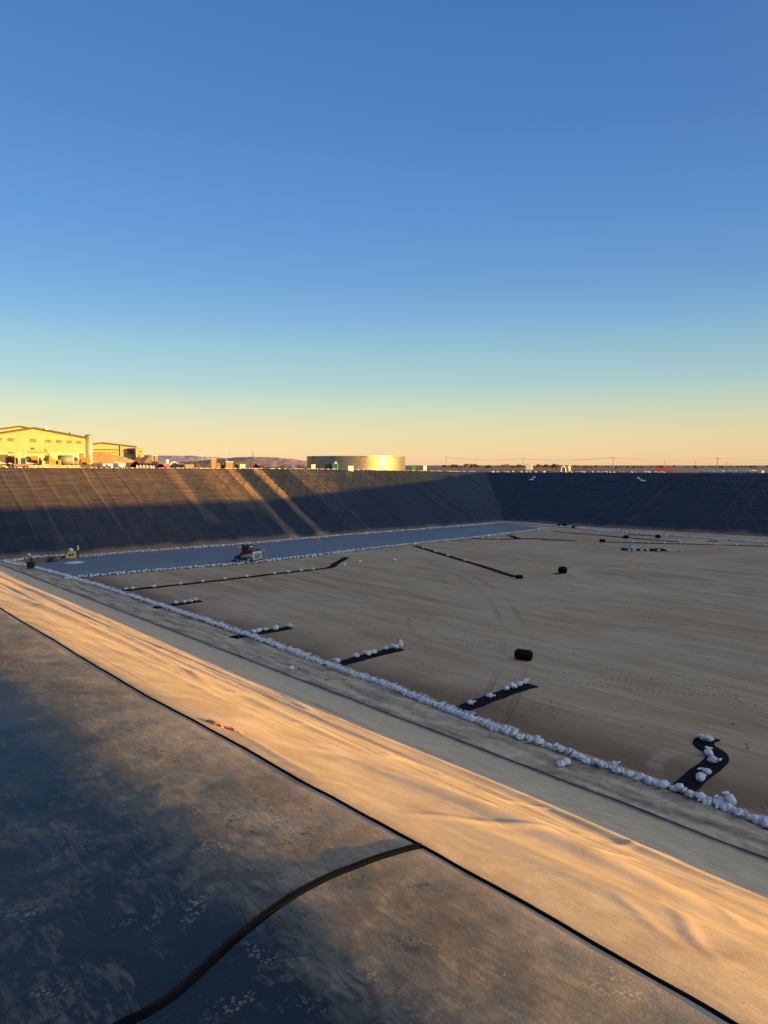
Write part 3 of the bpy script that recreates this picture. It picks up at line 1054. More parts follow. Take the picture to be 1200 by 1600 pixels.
def bag(x, y, yaw, pitch=0.0, roll=0.0, sc=1.0, label=None, group=None, z=None, force=False, mesh=None):
    zz = low_z(x, y) if z is None else z
    M = Matrix.Translation((x, y, zz)) @ Matrix.Rotation(yaw, 4, 'Z') @ Matrix.Rotation(pitch, 4, 'Y') @ Matrix.Rotation(roll, 4, 'X') @ Matrix.Scale(sc, 4)
    bag_list.append((BAGS[random.randrange(7)] if mesh is None else mesh, M, label, group, force))


rr = random.Random(11)
# the long near row
ROW_LABEL = "white tied sandbag packed in the long row along the near edge of the dirt floor"
rowpts = [P(*q) for q in [(1240, 1310), (1190, 1288), (1135, 1268), (1090, 1250), (1010, 1222), (905, 1190), (893, 1182), (800, 1151), (690, 1108), (600, 1072), (500, 1036), (400, 998), (300, 964), (200, 931), (150, 915), (104, 902), (60, 890), (30, 884), (8, 879)]]
cum = [0.0]
for a, b in zip(rowpts[:-1], rowpts[1:]):
    cum.append(cum[-1] + (b - a).length)
s_ = 0.0
while s_ < cum[-1]:
    i = min(np.searchsorted(cum, s_, side='right') - 1, len(rowpts) - 2)
    t = (s_ - cum[i]) / (cum[i + 1] - cum[i])
    p = rowpts[i].lerp(rowpts[i + 1], t)
    d = (rowpts[i + 1] - rowpts[i]).normalized()
    base = math.atan2(d.y, d.x)
    near = s_ < 12.5
    if near:
        bag(p.x + rr.uniform(-.10, .10), p.y, base + rr.choice((0.5, 1.2, 2.2, 2.6)) + rr.uniform(-.4, .4), rr.uniform(-.35, 0.05), rr.uniform(-.3, .3), rr.uniform(0.78, 1.12), ROW_LABEL, "sandbags in the long near row")
        if rr.random() < 0.40:
            bag(p.x + rr.uniform(-.22, .22), p.y + rr.uniform(-.1, .1), rr.uniform(0, 6.28), -rr.uniform(0.05, 0.55), 0, rr.uniform(0.7, 0.95), ROW_LABEL, "sandbags in the long near row", z=low_z(p.x, p.y) + 0.13)
        s_ += rr.uniform(0.30, 0.46)
    else:
        bag(p.x + rr.uniform(-.07, .07), p.y, base + math.pi / 2 + math.pi + rr.uniform(-.45, .45), -rr.uniform(0.15, 0.75), rr.uniform(-.3, .3), rr.uniform(0.85, 1.05), ROW_LABEL, "sandbags in the long near row", z=low_z(p.x, p.y) + rr.uniform(0.0, 0.07))
        s_ += rr.uniform(0.25, 0.36)
# stragglers beside the row
for (px, py, lab) in [(1140, 1262, "white sandbag heaped on top of others where the near row bulges at the right"), (877, 1199, "white sandbag lying alone on the dusty liner just before the gap in the row"),
                      (884, 1195, "half buried white sandbag touching the lone one before the gap in the row"), (456, 1047, "white sandbag alone on the liner strip near the toe line"),
                      (862, 1210, "flattened white sandbag lying left of the gap in the near row")][:4]:
    p = P(px, py)
    up = px == 1140
    bag(p.x, p.y, rr.uniform(0, 6), -0.45 if up else rr.uniform(-.1, .1), 0, 1.0, lab, None, z=(low_z(p.x, p.y) + (0.25 if up else 0)), force=True)


# black cloth strips on the soil with bags on them
def cloth_strip(px_line, w, label, seed, lift=0.03, floorz=None):
    pts = [P(*q) for q in px_line]
    pts = smooth_line(pts, 1) if len(pts) > 2 else pts
    line = resample(pts, 0.12)
    L = np.array([[p.x, p.y] for p in line])
    T = np.gradient(L, axis=0); T /= np.linalg.norm(T, axis=1)[:, None] + 1e-9
    N = np.stack([T[:, 1], -T[:, 0]], -1)
    sarc = np.concatenate([[0], np.cumsum(np.linalg.norm(np.diff(L, axis=0), axis=1))])
    offs = np.concatenate([[-0.5], np.linspace(-0.5, 0.5, 9), [0.5]]) * w
    V = []
    for j, o_ in enumerate(offs):
        ed = 1 + 0.12 * pn(sarc * 0.7, sarc * 0 + (0 if o_ < 0 else 5), seed)
        xy = L + N * (o_ * ed)[:, None]
        z = np.array([low_z(a, b) for a, b in xy]) + lift + 0.03 * np.abs(pn(sarc * 0.9, sarc * 0 + o_ * 2, seed + 3)) + 0.015 * pn(sarc * 2.5, sarc * 0 + o_ * 4, seed + 4)
        if j == 0 or j == len(offs) - 1:
            z = z - lift - 0.06
        V.append(np.column_stack([xy, z]))
    V = np.stack(V, 1)
    n, m = V.shape[:2]
    V[0, :, 2] -= lift + 0.04; V[-1, :, 2] -= lift + 0.04
    faces = [(i * m + j, i * m + j + 1, (i + 1) * m + j + 1, (i + 1) * m + j) for i in range(n - 1) for j in range(m - 1)]
    o = from_arrays("cloth_strip", V.reshape(-1, 3), faces, M_FABRIC)
    return tag(o, label, "cloth strip")


def strip_bags(pxs, label, group, seed, sc=1.0, up=()):
    q = random.Random(seed)
    for i, (px, py) in enumerate(pxs):
        p = P(px, py)
        z = low_z(p.x, p.y) + 0.05
        bag(p.x, p.y, q.uniform(0, 6.28), q.uniform(-.25, .05), q.uniform(-.2, .2), sc * q.uniform(0.9, 1.1), label, group, z=z)


cloth_strip([(1058, 1242), (1085, 1218), (1098, 1206), (1112, 1195), (1122, 1188), (1121, 1180), (1112, 1173), (1099, 1166), (1099, 1160), (1106, 1157), (1118, 1161)], 0.95, "nearest black cloth strip, snaking from the sandbag row to a curled back end", 500)
strip_bags([(1097, 1157), (1107, 1160), (1108, 1180), (1116, 1193), (1102, 1210), (1095, 1220)], "white sandbag on the nearest snaking black cloth strip", "sandbags on the snaking strip", 1)
cloth_strip([(704, 1115), (735, 1103), (770, 1091), (800, 1080), (834, 1070)], 0.95, "short straight black cloth strip left of the snaking one, holding six sandbags", 510)
strip_bags([(736, 1102), (766, 1091), (791, 1080), (800, 1076), (812, 1072), (821, 1068)], "white sandbag on the straight cloth strip in front of the large roll", "sandbags on the strip in front of the large roll", 2)
cloth_strip([(510, 1043), (550, 1032), (590, 1022), (627, 1013)], 1.0, "short black cloth strip with one sandbag standing upright at its tip", 520)
strip_bags([(526, 1035), (556, 1028), (573, 1024), (578, 1023), (585, 1022), (604, 1016), (617, 1013)], "white sandbag lying on the strip that ends at the upright bag", "sandbags on the strip with the upright bag", 3)
p = P(627, 1010)
bag(p.x, p.y, 0.4, -1.35, 0, 1.15, "white sandbag standing upright at the tip of a short black strip", None, z=low_z(p.x, p.y) + 0.28, force=True)
cloth_strip([(362, 998), (400, 990), (430, 985), (456, 981)], 1.0, "third short black cloth strip along the row, thinner in view, holding five sandbags", 530)
strip_bags([(397, 989), (404, 988), (416, 986), (431, 984), (453, 980)], "white sandbag on the third short strip from the far end of the row", "sandbags on the third short strip", 4)
cloth_strip([(240, 951), (275, 945), (300, 941), (316, 939)], 1.0, "farthest and smallest of the short black strips along the near row", 540)
strip_bags([(252, 948), (275, 944), (289, 942), (297, 941), (306, 939)], "white sandbag on the farthest short strip by the near row", "sandbags on the farthest short strip", 5)
cloth_strip([(180, 924), (240, 918), (300, 912), (360, 905), (440, 896), (500, 889), (518, 887), (525, 880), (534, 876), (541, 871)], 0.9, "very long thin black cloth strip parallel to the blue sheet, its far end kinked", 550)
strip_bags([(197, 922), (208, 921), (240, 918), (282, 914), (317, 910), (352, 906), (385, 902), (428, 897), (451, 895), (470, 893), (489, 891)], "white sandbag spaced out on the long thin strip parallel to the blue sheet", "sandbags on the long thin strip", 6)
for (px, py, lab) in [(538, 883, "white sandbag on bare soil just below the kinked strip end"), (563, 878, "white sandbag on bare soil a little right of the kinked strip end"), (616, 876, "white sandbag alone on bare soil left of the diagonal strip")]:
    p = P(px, py)
    bag(p.x, p.y, rr.uniform(0, 6), -0.2, 0, 1.1, lab, None, force=True)
cloth_strip([(648, 853), (700, 869), (760, 887), (806, 902)], 0.9, "straight diagonal black cloth strip running from the blue sheet to a roll end", 560)
strip_bags([(661, 857), (680, 863), (700, 869), (727, 877)], "white sandbag on the diagonal strip below the blue sheet", "sandbags on the diagonal strip", 7)
cloth_strip([(735, 841.5), (778, 843), (817, 842), (840, 841.5), (858, 844), (884, 844), (901, 845.5)], 1.1, "wavy far black strip beyond the two dark rolls, left of centre pile", 570)
cloth_strip([(795, 836.5), (809, 841.3)], 1.1, "very short black strip joining the wavy far one at an angle", 575)
strip_bags([(754, 841.5), (778, 842.3), (902, 845.2)], "white sandbag on the wavy far black strip", "sandbags on the wavy far strip", 8)
cloth_strip([(862, 830.3), (920, 835), (978, 840.2), (1060, 847)], 1.0, "far black strip slanting beside the right hand sandbag row, a lump midway", 580)
strip_bags([(1061, 846), (903, 832.5), (935, 834.5)], "white sandbag by the slanting far strip", "sandbags by the slanting far strip", 9)
cloth_strip([(940, 846.5), (1000, 848.5), (1080, 850.5), (1140, 852), (1215, 854)], 1.0, "far black strip holding evenly spaced sandbags, running out of the photo at right", 590)
strip_bags([(962, 847), (989, 848), (1012, 848.8), (1038, 849.4), (1062, 850), (1082, 850.4), (1120, 851.6), (1152, 852.4), (1195, 853.4)], "white sandbag evenly spaced on the far strip at right", "sandbags on the far right strip", 10)
cloth_strip([(970, 859), (1000, 860), (1041, 860)], 2.2, "broad crumpled black cloth patch lying on the far soil under several sandbags", 595, lift=0.15)
strip_bags([(983, 861), (991, 861), (1003, 861.3), (1012, 861), (1029, 861.5), (1043, 861.5), (1048, 861.3), (1053, 861), (1064, 862)], "white sandbag at the broad crumpled cloth patch", "sandbags at the cloth patch", 12)


# rows of bags round the blue sheet and the right bank (far away, mostly one mass)
def far_row(px_line, step, label, group, seed):
    q = random.Random(seed)
    pts = resample([P(*a) for a in px_line], step)
    for p in pts:
        bag(p.x + q.uniform(-.12, .12), p.y + q.uniform(-.12, .12), q.uniform(0, 6.28), -q.uniform(0, 0.8), 0, q.uniform(0.7, 1.0), label, group, z=0.06 + q.uniform(0, 0.08))


far_row([(104, 905), (240, 893), (400, 880), (500, 868), (600, 856), (740, 841), (856, 827)], 0.44, "white sandbag in the row between blue sheet and bare soil", "sandbags along the blue sheet", 31)
far_row([(10, 879), (50, 872.5), (100, 869.5)], 0.30, "white sandbag in the far left corner row", "sandbags in the far left corner", 32)
far_row([(126, 871.5), (200, 864.5), (360, 853), (540, 837), (740, 821.3), (790, 816.8)], 0.44, "white sandbag at the foot of the left bank", "sandbags at the left bank foot", 33)
far_row([(790, 817), (850, 821), (905, 826.5), (960, 830.5), (1050, 838), (1120, 843.5), (1215, 850.5)], 0.34, "white sandbag in the row below the right bank", "sandbags below the right bank", 34)
far_row([(925, 829.5), (980, 834), (1040, 838.5)], 0.9, "white sandbag in the row below the right bank", "sandbags below the right bank", 35)
# rim bags: along the left crest and a white line of them on the right crest
q = random.Random(41)
for i in range(330):
    x = q.uniform(20, 150)
    y = TOE_L + 23.5 + 1.6 + q.uniform(-.3, .5)
    bag(x, y, q.uniform(0, 6.28), -q.uniform(0, .5), 0, q.uniform(0.45, 0.85), None, None, z=float(rim_left(x)) + 0.0)
for i in range(190):
    px = q.choice([q.uniform(760, 1040), q.uniform(1096, 1192), q.uniform(1096, 1192)])
    d = ray(px, 739)
    y = None
    t = 150.0
    for _ in range(6):
        yy = d.y * t
        t = (float(toe_right(yy)) + 23.5 + 1.2) / d.x
    p = d * t
    bag(p.x + q.uniform(-.3, .3), p.y, q.uniform(0, 6.28), -q.uniform(0, .5), 0, q.uniform(0.9, 1.3), None, None, z=float(rim_right(p.y)) + 0.03 + q.uniform(0, 0.25) * (px > 1090))

# 300 largest in view become things, all others one mass
def dist_key(b):
    t = b[1].translation
    return (0 if b[4] else 1, (t - Vector((0, 0, H))).length)


bag_list.sort(key=dist_key)
RESTV = []; RESTF = []
nb = 0
for i, (me, M, lab, grp, force) in enumerate(bag_list):
    if i < 300 and lab:
        o = bpy.data.objects.new("sandbag", me)
        COL.objects.link(o)
        o.matrix_world = M
        tag(o, lab, "sandbag", grp)
    else:
        base = len(RESTV)
        RESTV.extend([tuple(M @ v.co) for v in me.vertices])
        RESTF.extend([tuple(base + k for k in p.vertices) for p in me.polygons])
o = from_arrays("distant_sandbags", RESTV, RESTF, M_BAG, smooth=False)
tag(o, "distant white sandbags in rows round the blue sheet, below the right bank and along the rim", "sandbags", kind="stuff")


# ------------------------------------------------------------------ loose clods on the soil, crumbs on the crest
def scatter(name, n, place, size, mat, label, cat, seed):
    q = random.Random(seed)
    base = [(1, 0, 0), (-1, 0, 0), (0, 1, 0), (0, -1, 0), (0, 0, 1), (0, 0, -1)]
    fc = [(0, 2, 4), (2, 1, 4), (1, 3, 4), (3, 0, 4), (2, 0, 5), (1, 2, 5), (3, 1, 5), (0, 3, 5)]
    V = []; F_ = []
    for _ in range(n):
        x, y, z = place(q)
        s = size[0] * (size[1] / size[0]) ** (q.random() ** 2.2)
        a = q.uniform(0, 6.28)
        b0 = len(V)
        for p in base:
            k = s * q.uniform(.6, 1.2)
            px_, py_, pz_ = p[0] * k, p[1] * k, p[2] * k * .7
            V.append((x + px_ * math.cos(a) - py_ * math.sin(a), y + px_ * math.sin(a) + py_ * math.cos(a), z + pz_ + s * .25))
        F_ += [tuple(b0 + i for i in f) for f in fc]
    return tag(from_arrays(name, V, F_, mat, None, False), label, cat, kind="stuff")


def _pl_floor(q):
    while True:
        x, y = 28.6 + 60 * q.random() ** 1.5, q.uniform(6, 92)
        if q.random() < 0.35 + 0.65 * (float(pn(x * .25, y * .2, 91)) > 0.1):
            return x, y, floor_z(x, y)


def _pl_crest(q):
    x, y = q.uniform(0.5, 2.6), 0.7 + 6 * q.random() ** 1.6
    return x, y, float(near_surface(np.array([x]), np.array([y]))[0])


scatter("soil_clods", 2600, _pl_floor, (0.02, 0.09), plain("soil_clod", (0.26, 0.175, 0.10), .95, var=.3, spec=.1), "small dry clods scattered over the graded dirt floor", "clods", 5)
scatter("soil_crumbs", 170, _pl_crest, (0.001, 0.0045), plain("pale_crumb", (0.22, 0.19, 0.15), .95, var=.3, spec=.1), "pale crumbs of soil scattered on the black liner crest", "crumbs", 6)


# ------------------------------------------------------------------ rolls and lumps on the floor
def roll(px, py, length, rad, heading, label, zoff=0.0):
    p = P(px, py)
    t = thing("cloth_roll", label, "cloth roll", (p.x, p.y, low_z(p.x, p.y)), heading)
    mb = MB()
    n = 28; m = 14
    bm = mb.bm
    rings = []
    for i in range(m + 1):
        u = i / m
        x = (u - .5) * length
        ring = []
        for j in range(n):
            a = j / n * 2 * math.pi
            r_ = rad * (1 - 0.22 * max(0, abs(u - .5) * 2 - .75) / .25) * (1 + 0.06 * float(pn(u * 3, a * 1.3 + px, 7)) + 0.03 * float(pn(u * 9, a * 4, 8)))
            ring.append(bm.verts.new((x, r_ * math.cos(a) * 1.06, max(0.0, rad * 0.95 + r_ * math.sin(a)))))
        rings.append(ring)
    for i in range(m):
        for j in range(n):
            bm.faces.new((rings[i][j], rings[i][(j + 1) % n], rings[i + 1][(j + 1) % n], rings[i + 1][j]))
    mb.build("wound_cloth", M_ROLL, t, smooth=True)
    e = MB()                                     # spiral ends, slightly dished
    for sgn in (-1, 1):
        prev = None
        for k in range(7):
            r_ = rad * 0.79 * (1 - k / 7.0)
            ring = [e.bm.verts.new((sgn * (length / 2 + (0.01 if k % 2 else -0.012)), r_ * math.cos(j / n * 6.2832) * 1.06, max(0.0, rad * 0.95 + r_ * math.sin(j / n * 6.2832)))) for j in range(n)]
            if prev:
                for j in range(n):
                    e.bm.faces.new((prev[j], prev[(j + 1) % n], ring[(j + 1) % n], ring[j]))
            prev = ring
        e.bm.faces.new(prev)
    e.build("roll_end", M_FABRIC, t)
    return t


roll(818, 1031, 1.10, 0.36, YAW - 0.55, "fat black cloth roll lying alone on bare soil beyond the straight strip")
roll(879, 896, 0.9, 0.42, YAW + 0.15, "squarish black roll standing alone on pale soil right of centre")
p = P(868, 897)
o = cloth_strip([(866, 897.5), (874, 896.5)], 0.7, "loose tail of black cloth beside the squarish roll", 600)
roll(811, 904, 0.85, 0.22, YAW - 0.1, "small black roll at the near end of the diagonal strip")
roll(978, 841, 0.9, 0.28, YAW, "small black roll midway along the slanting far strip")
roll(1028, 841, 0.9, 0.34, YAW + 0.5, "small black roll by itself below the right bank")
roll(941, 847, 0.9, 0.26, YAW, "small black roll at the left end of the far right strip")
roll(878, 823, 2.0, 0.35, YAW + 0.1, "dark roll dumped at the foot of the right bank near the corner")
roll(897, 825.5, 1.0, 0.3, YAW + 0.9, "second dark roll at the right bank foot, right of the longer one")
cloth_strip([(980, 835), (1000, 836.3), (1022, 837.6)], 1.0, "thin black scrap lying under the row below the right bank", 610)
cloth_strip([(1105, 845.2), (1122, 846.3)], 1.2, "small black scrap by the right bank row near the photo's right edge", 612)


# crumpled plastic sheet by the cloth patch, white heap on the blue sheet
def crumple(name, px, py, sx, sy, h, mat, label, cat, seed, z0=0.0, rot=YAW):
    p = P(px, py)
    n = 26
    g = np.linspace(-1, 1, n)
    X, Y = np.meshgrid(g, g, indexing='ij')
    rr_ = np.sqrt(X ** 2 + Y ** 2)
    env = 1 - sstep(0.45, 0.98, rr_ + 0.25 * pn(X * 2, Y * 2, seed))
    Z = env * h * (0.55 + 0.45 * np.abs(fbm(X * 2.2, Y * 2.2, seed + 1, 3))) - 0.02
    o = grid_mesh(name, X * sx, Y * sy, Z, mat, kind=None, skip=((env[:-1, :-1] + env[1:, 1:]) <= 0.0))
    o.location = (p.x, p.y, low_z(p.x, p.y) + z0)
    o.rotation_euler = (0, 0, rot)
    return tag(o, label, cat)


crumple("plastic_sheet", 983, 857, 1.6, 1.1, 0.7, M_CLEAR, "crumpled pale blue plastic sheet behind the broad cloth patch", "plastic sheet", 700)
crumple("white_sheet", 118, 880, 1.2, 1.3, 0.14, M_BAG, "flat white sheet lying on the blue liner near the people", "sheet", 701, z0=0.1)
crumple("tarp_heap", 82, 879, 0.85, 0.8, 0.85, M_BLACK, "low dark green black heap of tarp between the two workers", "tarp", 702, z0=0.08)
crumple("white_sheet", 374, 855.5, 0.5, 0.5, 0.15, M_BAG, "small white scrap on the blue liner beyond the loader", "sheet", 703, z0=0.1)
crumple("black_tarp", 100, 872, 0.5, 0.5, 0.3, M_BLACK, "small dark bundle left of the yellow machine", "tarp", 704, z0=0.08)


# ------------------------------------------------------------------ traffic cones on the blue sheet
def cone(px, py, label, sc=1.0):
    p = P(px, py)
    t = thing("traffic_cone", label, "cone", (p.x, p.y, 0.10), 0.3)
    MB().box(-.2 * sc, .2 * sc, -.2 * sc, .2 * sc, 0, .05 * sc, 0.012).build("base", M_ORANGE, t)
    MB().cyl((0, 0, .051 * sc), (0, 0, .32 * sc), .15 * sc, .10 * sc, 18).cyl((0, 0, .44 * sc), (0, 0, .72 * sc), .075 * sc, .03 * sc, 18).build("cone_body", M_ORANGE, t, True)
    MB().cyl((0, 0, .321 * sc), (0, 0, .439 * sc), .10 * sc, .076 * sc, 18).build("reflective_band", M_WHITE, t, True)


cone(412.5, 864, "orange traffic cone on the blue sheet just beyond the loader", 1.1)
cone(497.5, 845, "orange traffic cone on the blue sheet near its middle", 1.0)


# ------------------------------------------------------------------ track loader
p = P(389, 878.5)
hd = FWD * 0.58 - RGT * 0.81
LOADER = t = thing("track_loader", "dark red compact track loader with pale tracks working at the edge of the blue sheet", "track loader", (p.x, p.y, low_z(p.x, p.y) + 0.06), math.atan2(hd.y, hd.x))
t.scale = (1.12, 1.12, 1.12)
# local +x is forward, y left
for sgn in (-1, 1):
    m = MB()
    y0, y1 = (0.55, 0.97) if sgn > 0 else (-0.97, -0.55)
    prof = [(-1.05, 0.02), (0.95, 0.02), (1.12, 0.18), (1.08, 0.38), (0.2, 0.58), (-0.75, 0.66), (-1.12, 0.52), (-1.2, 0.2)]
    m.prism(prof, y0, y1)
    for i in range(9):
        m.box(-1.0 + i * 0.22, -0.9 + i * 0.22, y0 - .01, y1 + .01, 0.0, 0.05)
    tr = m.build("track", M_RUBBER, t)
    w = MB()
    for cx_, cz_, r_ in ((-0.95, 0.40, 0.19), (0.92, 0.22, 0.15), (-0.45, 0.20, 0.12), (0.0, 0.20, 0.12), (0.45, 0.20, 0.12)):
        w.cyl((cx_, y0 - .03, cz_), (cx_, y1 + .03, cz_), r_, n=14)
    w.build("track_wheel", M_GREYP, tr)
MB().box(-1.25, 0.9, -0.52, 0.52, 0.32, 0.95, 0.04).box(-1.35, -0.35, -0.80, 0.80, 0.72, 1.05, 0.04).build("body", M_GREYP, t)
MB().box(-1.46, -1.18, -0.72, 0.72, 0.40, 1.35, 0.05).build("engine_cover", M_GREYP, t)
g = MB()
for i in range(6):
    g.box(-1.49, -1.462, -0.5, 0.5, 0.55 + i * 0.10, 0.60 + i * 0.10)
g.build("rear_grille", M_DARK, t)
MB().box(-1.30, -0.35, -0.66, 0.66, 1.06, 1.42, 0.06).build("hood", M_RED, t)
MB().box(-0.30, 0.75, -0.44, -0.40, 0.95, 1.95).box(-0.30, 0.75, 0.40, 0.44, 0.95, 1.95).box(-0.34, -0.30, -0.44, 0.44, 0.95, 1.95).box(-0.42, 0.82, -0.50, 0.50, 1.96, 2.06, 0.03).build("cab", M_DARK, t)
MB().box(-0.24, 0.70, -0.452, -0.443, 1.15, 1.88).box(-0.24, 0.70, 0.443, 0.452, 1.15, 1.88).build("cab_window", M_GLASS, t)
MB().box(-0.43, -0.40, -0.2, 0.2, 1.80, 1.92).build("work_light", M_WHITE, t)
for sgn in (-1, 1):
    y0, y1 = (0.56, 0.74) if sgn > 0 else (-0.74, -0.56)
    MB().prism([(-1.15, 1.45), (-0.95, 1.62), (0.55, 1.18), (1.25, 0.62), (1.38, 0.35), (1.22, 0.33), (1.05, 0.58), (0.40, 0.98), (-1.05, 1.30)], y0, y1).build("lift_arm", M_RED, t)
MB().prism([(1.28, 0.10), (1.95, 0.06), (1.98, 0.12), (1.45, 0.30), (1.42, 0.72), (1.30, 0.78)], -0.98, 0.98).build("bucket", M_DARK, t)


# ------------------------------------------------------------------ people
def person(name, label, loc, facing, vest, pose, hat=True):
    t = bpy.data.objects.new(name, None)
    COL.objects.link(t)
    t.location = loc; t.rotation_euler = (0, 0, facing)
    tag(t, label, "person")
    # joints: y is the way the person faces
    if pose == "stand":
        J = dict(pel=(0, 0, .95), ch=(0, .01, 1.28), nk=(0, .0, 1.47), hd=(0, .02, 1.58), tp=(0, .02, 1.70), lh=(-.10, 0, .90), lk=(-.11, .02, .50), la=(-.12, -.02, .08), lt=(-.13, .14, .04),
                 rh=(.10, 0, .90), rk=(.12, .03, .50), ra=(.13, -.01, .08), rt=(.15, .15, .04), ls=(-.19, 0, 1.40), le=(-.25, -.02, 1.13), lw=(-.22, .10, .90), lf=(-.21, .14, .80),
                 rs=(.19, 0, 1.40), re=(.26, -.02, 1.13), rw=(.20, .12, .93), rf=(.18, .17, .84))
    else:      # bending over the work
        J = dict(pel=(0, -.10, .92), ch=(0, .12, 1.20), nk=(0, .26, 1.33), hd=(0, .33, 1.42), tp=(0, .38, 1.52), lh=(-.10, -.10, .88), lk=(-.12, .02, .48), la=(-.13, -.06, .08), lt=(-.14, .10, .04),
                 rh=(.10, -.10, .88), rk=(.12, .05, .48), ra=(.13, -.02, .08), rt=(.14, .14, .04), ls=(-.19, .20, 1.28), le=(-.25, .28, 1.02), lw=(-.16, .46, .90), lf=(-.13, .54, .86),
                 rs=(.19, .20, 1.28), re=(.25, .28, 1.02), rw=(.16, .46, .90), rf=(.13, .54, .86))
    rad = dict(pel=.155, ch=.165, nk=.065, hd=.098, tp=.07, lh=.095, lk=.068, la=.05, lt=.045, rh=.095, rk=.068, ra=.05, rt=.045, ls=.07, le=.05, lw=.037, lf=.03, rs=.07, re=.05, rw=.037, rf=.03)
    E = [("pel", "ch"), ("ch", "nk"), ("nk", "hd"), ("hd", "tp"), ("pel", "lh"), ("lh", "lk"), ("lk", "la"), ("la", "lt"), ("pel", "rh"), ("rh", "rk"), ("rk", "ra"), ("ra", "rt"),
         ("ch", "ls"), ("ls", "le"), ("le", "lw"), ("lw", "lf"), ("ch", "rs"), ("rs", "re"), ("re", "rw"), ("rw", "rf")]
    keys = list(J)
    me = bpy.data.meshes.new("body")
    me.from_pydata([J[k] for k in keys], [(keys.index(a), keys.index(b)) for a, b in E], [])
    me.materials.append(M_CLOTH)
    b = bpy.data.objects.new("body", me)
    COL.objects.link(b); b.parent = t
    sk = b.modifiers.new("skin", 'SKIN')
    b.modifiers.new("sub", 'SUBSURF').levels = 2
    b.modifiers["sub"].render_levels = 2
    sv = me.skin_vertices[0].data
    for i, k in enumerate(keys):
        sv[i].radius = (rad[k], rad[k] * (0.72 if k in ("pel", "ch") else 1))
        sv[i].use_root = (k == "pel")
    hdv, tpv = Vector(J["hd"]), Vector(J["tp"])
    ax = (tpv - Vector(J["nk"])).normalized()
    fwd = Vector((0, 1, 0)) - ax * ax.y
    fwd.normalize()
    f = MB()                                   # face: skin mask with nose, ears
    c = hdv + ax * 0.02
    f.ball(c + fwd * 0.02, 0.098, 2, (0.86, 1.0, 1.12)).ball(c + fwd * 0.125 - ax * 0.01, 0.018, 1, (0.8, 1, 1.3)).ball(c + Vector((0.088, 0, 0)), 0.022, 1, (0.5, 0.8, 1.3)).ball(c - Vector((0.088, 0, 0)), 0.022, 1, (0.5, 0.8, 1.3))
    f.build("face", M_SKIN, b, True)
    ey = MB()
    ey.ball(c + fwd * 0.108 + Vector((.035, 0, 0)) + ax * 0.02, 0.012, 1).ball(c + fwd * 0.108 - Vector((.035, 0, 0)) + ax * 0.02, 0.012, 1).ball(c + fwd * 0.108 - ax * 0.05, 0.018, 1, (1.4, .5, .35))
    ey.build("eyes_and_mouth", M_BLACK, b, True)
    h = MB()
    hc = c + ax * 0.055
    h.ball(hc, 0.125, 2, (0.95, 1.08, 0.80)).cyl(hc + fwd * 0.03 - ax * 0.035, hc + fwd * 0.03 - ax * 0.02, 0.15, 0.145, 20)
    h.build("hard_hat", M_WHITE, t, True)
    # hands: palm with five fingers
    for wk, fk, sg in (("lw", "lf", -1), ("rw", "rf", 1)):
        wv, fv = Vector(J[wk]), Vector(J[fk])
        d = (fv - wv).normalized()
        sdv = d.cross(Vector((1, 0, 0))).normalized()
        hm = MB()
        hm.ball(fv, 0.042, 2, (0.55, 1.0, 1.0))
        for i in range(4):
            o_ = sdv * ((i - 1.5) * 0.02)
            a_ = fv + o_ + d * 0.03
            ln = (0.055, 0.065, 0.06, 0.048)[i]
            hm.tube([a_, a_ + d * ln * 0.6, a_ + d * ln * 0.95 + Vector((-sg * 0.02, 0, 0))], 0.009, 6)
        a_ = fv + sdv * 0.035
        hm.tube([a_, a_ + sdv * 0.025 + d * 0.03, a_ + sdv * 0.03 + d * 0.055], 0.010, 6)
        hm.build("hand", M_SKIN, b, True)
    v = MB()
    ch, pel = Vector(J["ch"]), Vector(J["pel"])
    up = (Vector(J["nk"]) - pel).normalized()
    Mv = Matrix.Translation((ch + pel) / 2 + up * 0.10) @ up.to_track_quat('Z', 'Y').to_matrix().to_4x4() @ Matrix.Diagonal((1.0, 0.74, 1, 1))
    bmesh.ops.create_cone(v.bm, cap_ends=False, segments=20, radius1=0.205, radius2=0.225, depth=0.44, matrix=Mv)
    Mt = Matrix.Translation((ch + pel) / 2 + up * 0.36) @ up.to_track_quat('Z', 'Y').to_matrix().to_4x4() @ Matrix.Diagonal((1.0, 0.74, 1, 1))
    bmesh.ops.create_cone(v.bm, cap_ends=False, segments=20, radius1=0.225, radius2=0.10, depth=0.08, matrix=Mt)
    vo = v.build("vest", vest, b, True)
    vo.modifiers.new("thickness", 'SOLIDIFY').thickness = 0.012
    return t


def at_floor(px, py, z=0.09):
    p = P(px, py)
    return Vector((p.x, p.y, z))


person("person", "person in hi-vis vest and white hard hat standing beside the yellow machine", at_floor(122.5, 873), YAW + 2.6, M_VEST, "stand")
person("person", "person in pale top and white hard hat leaning over a black box", at_floor(49, 884.5), YAW + 2.9, M_PALEVEST, "bend")

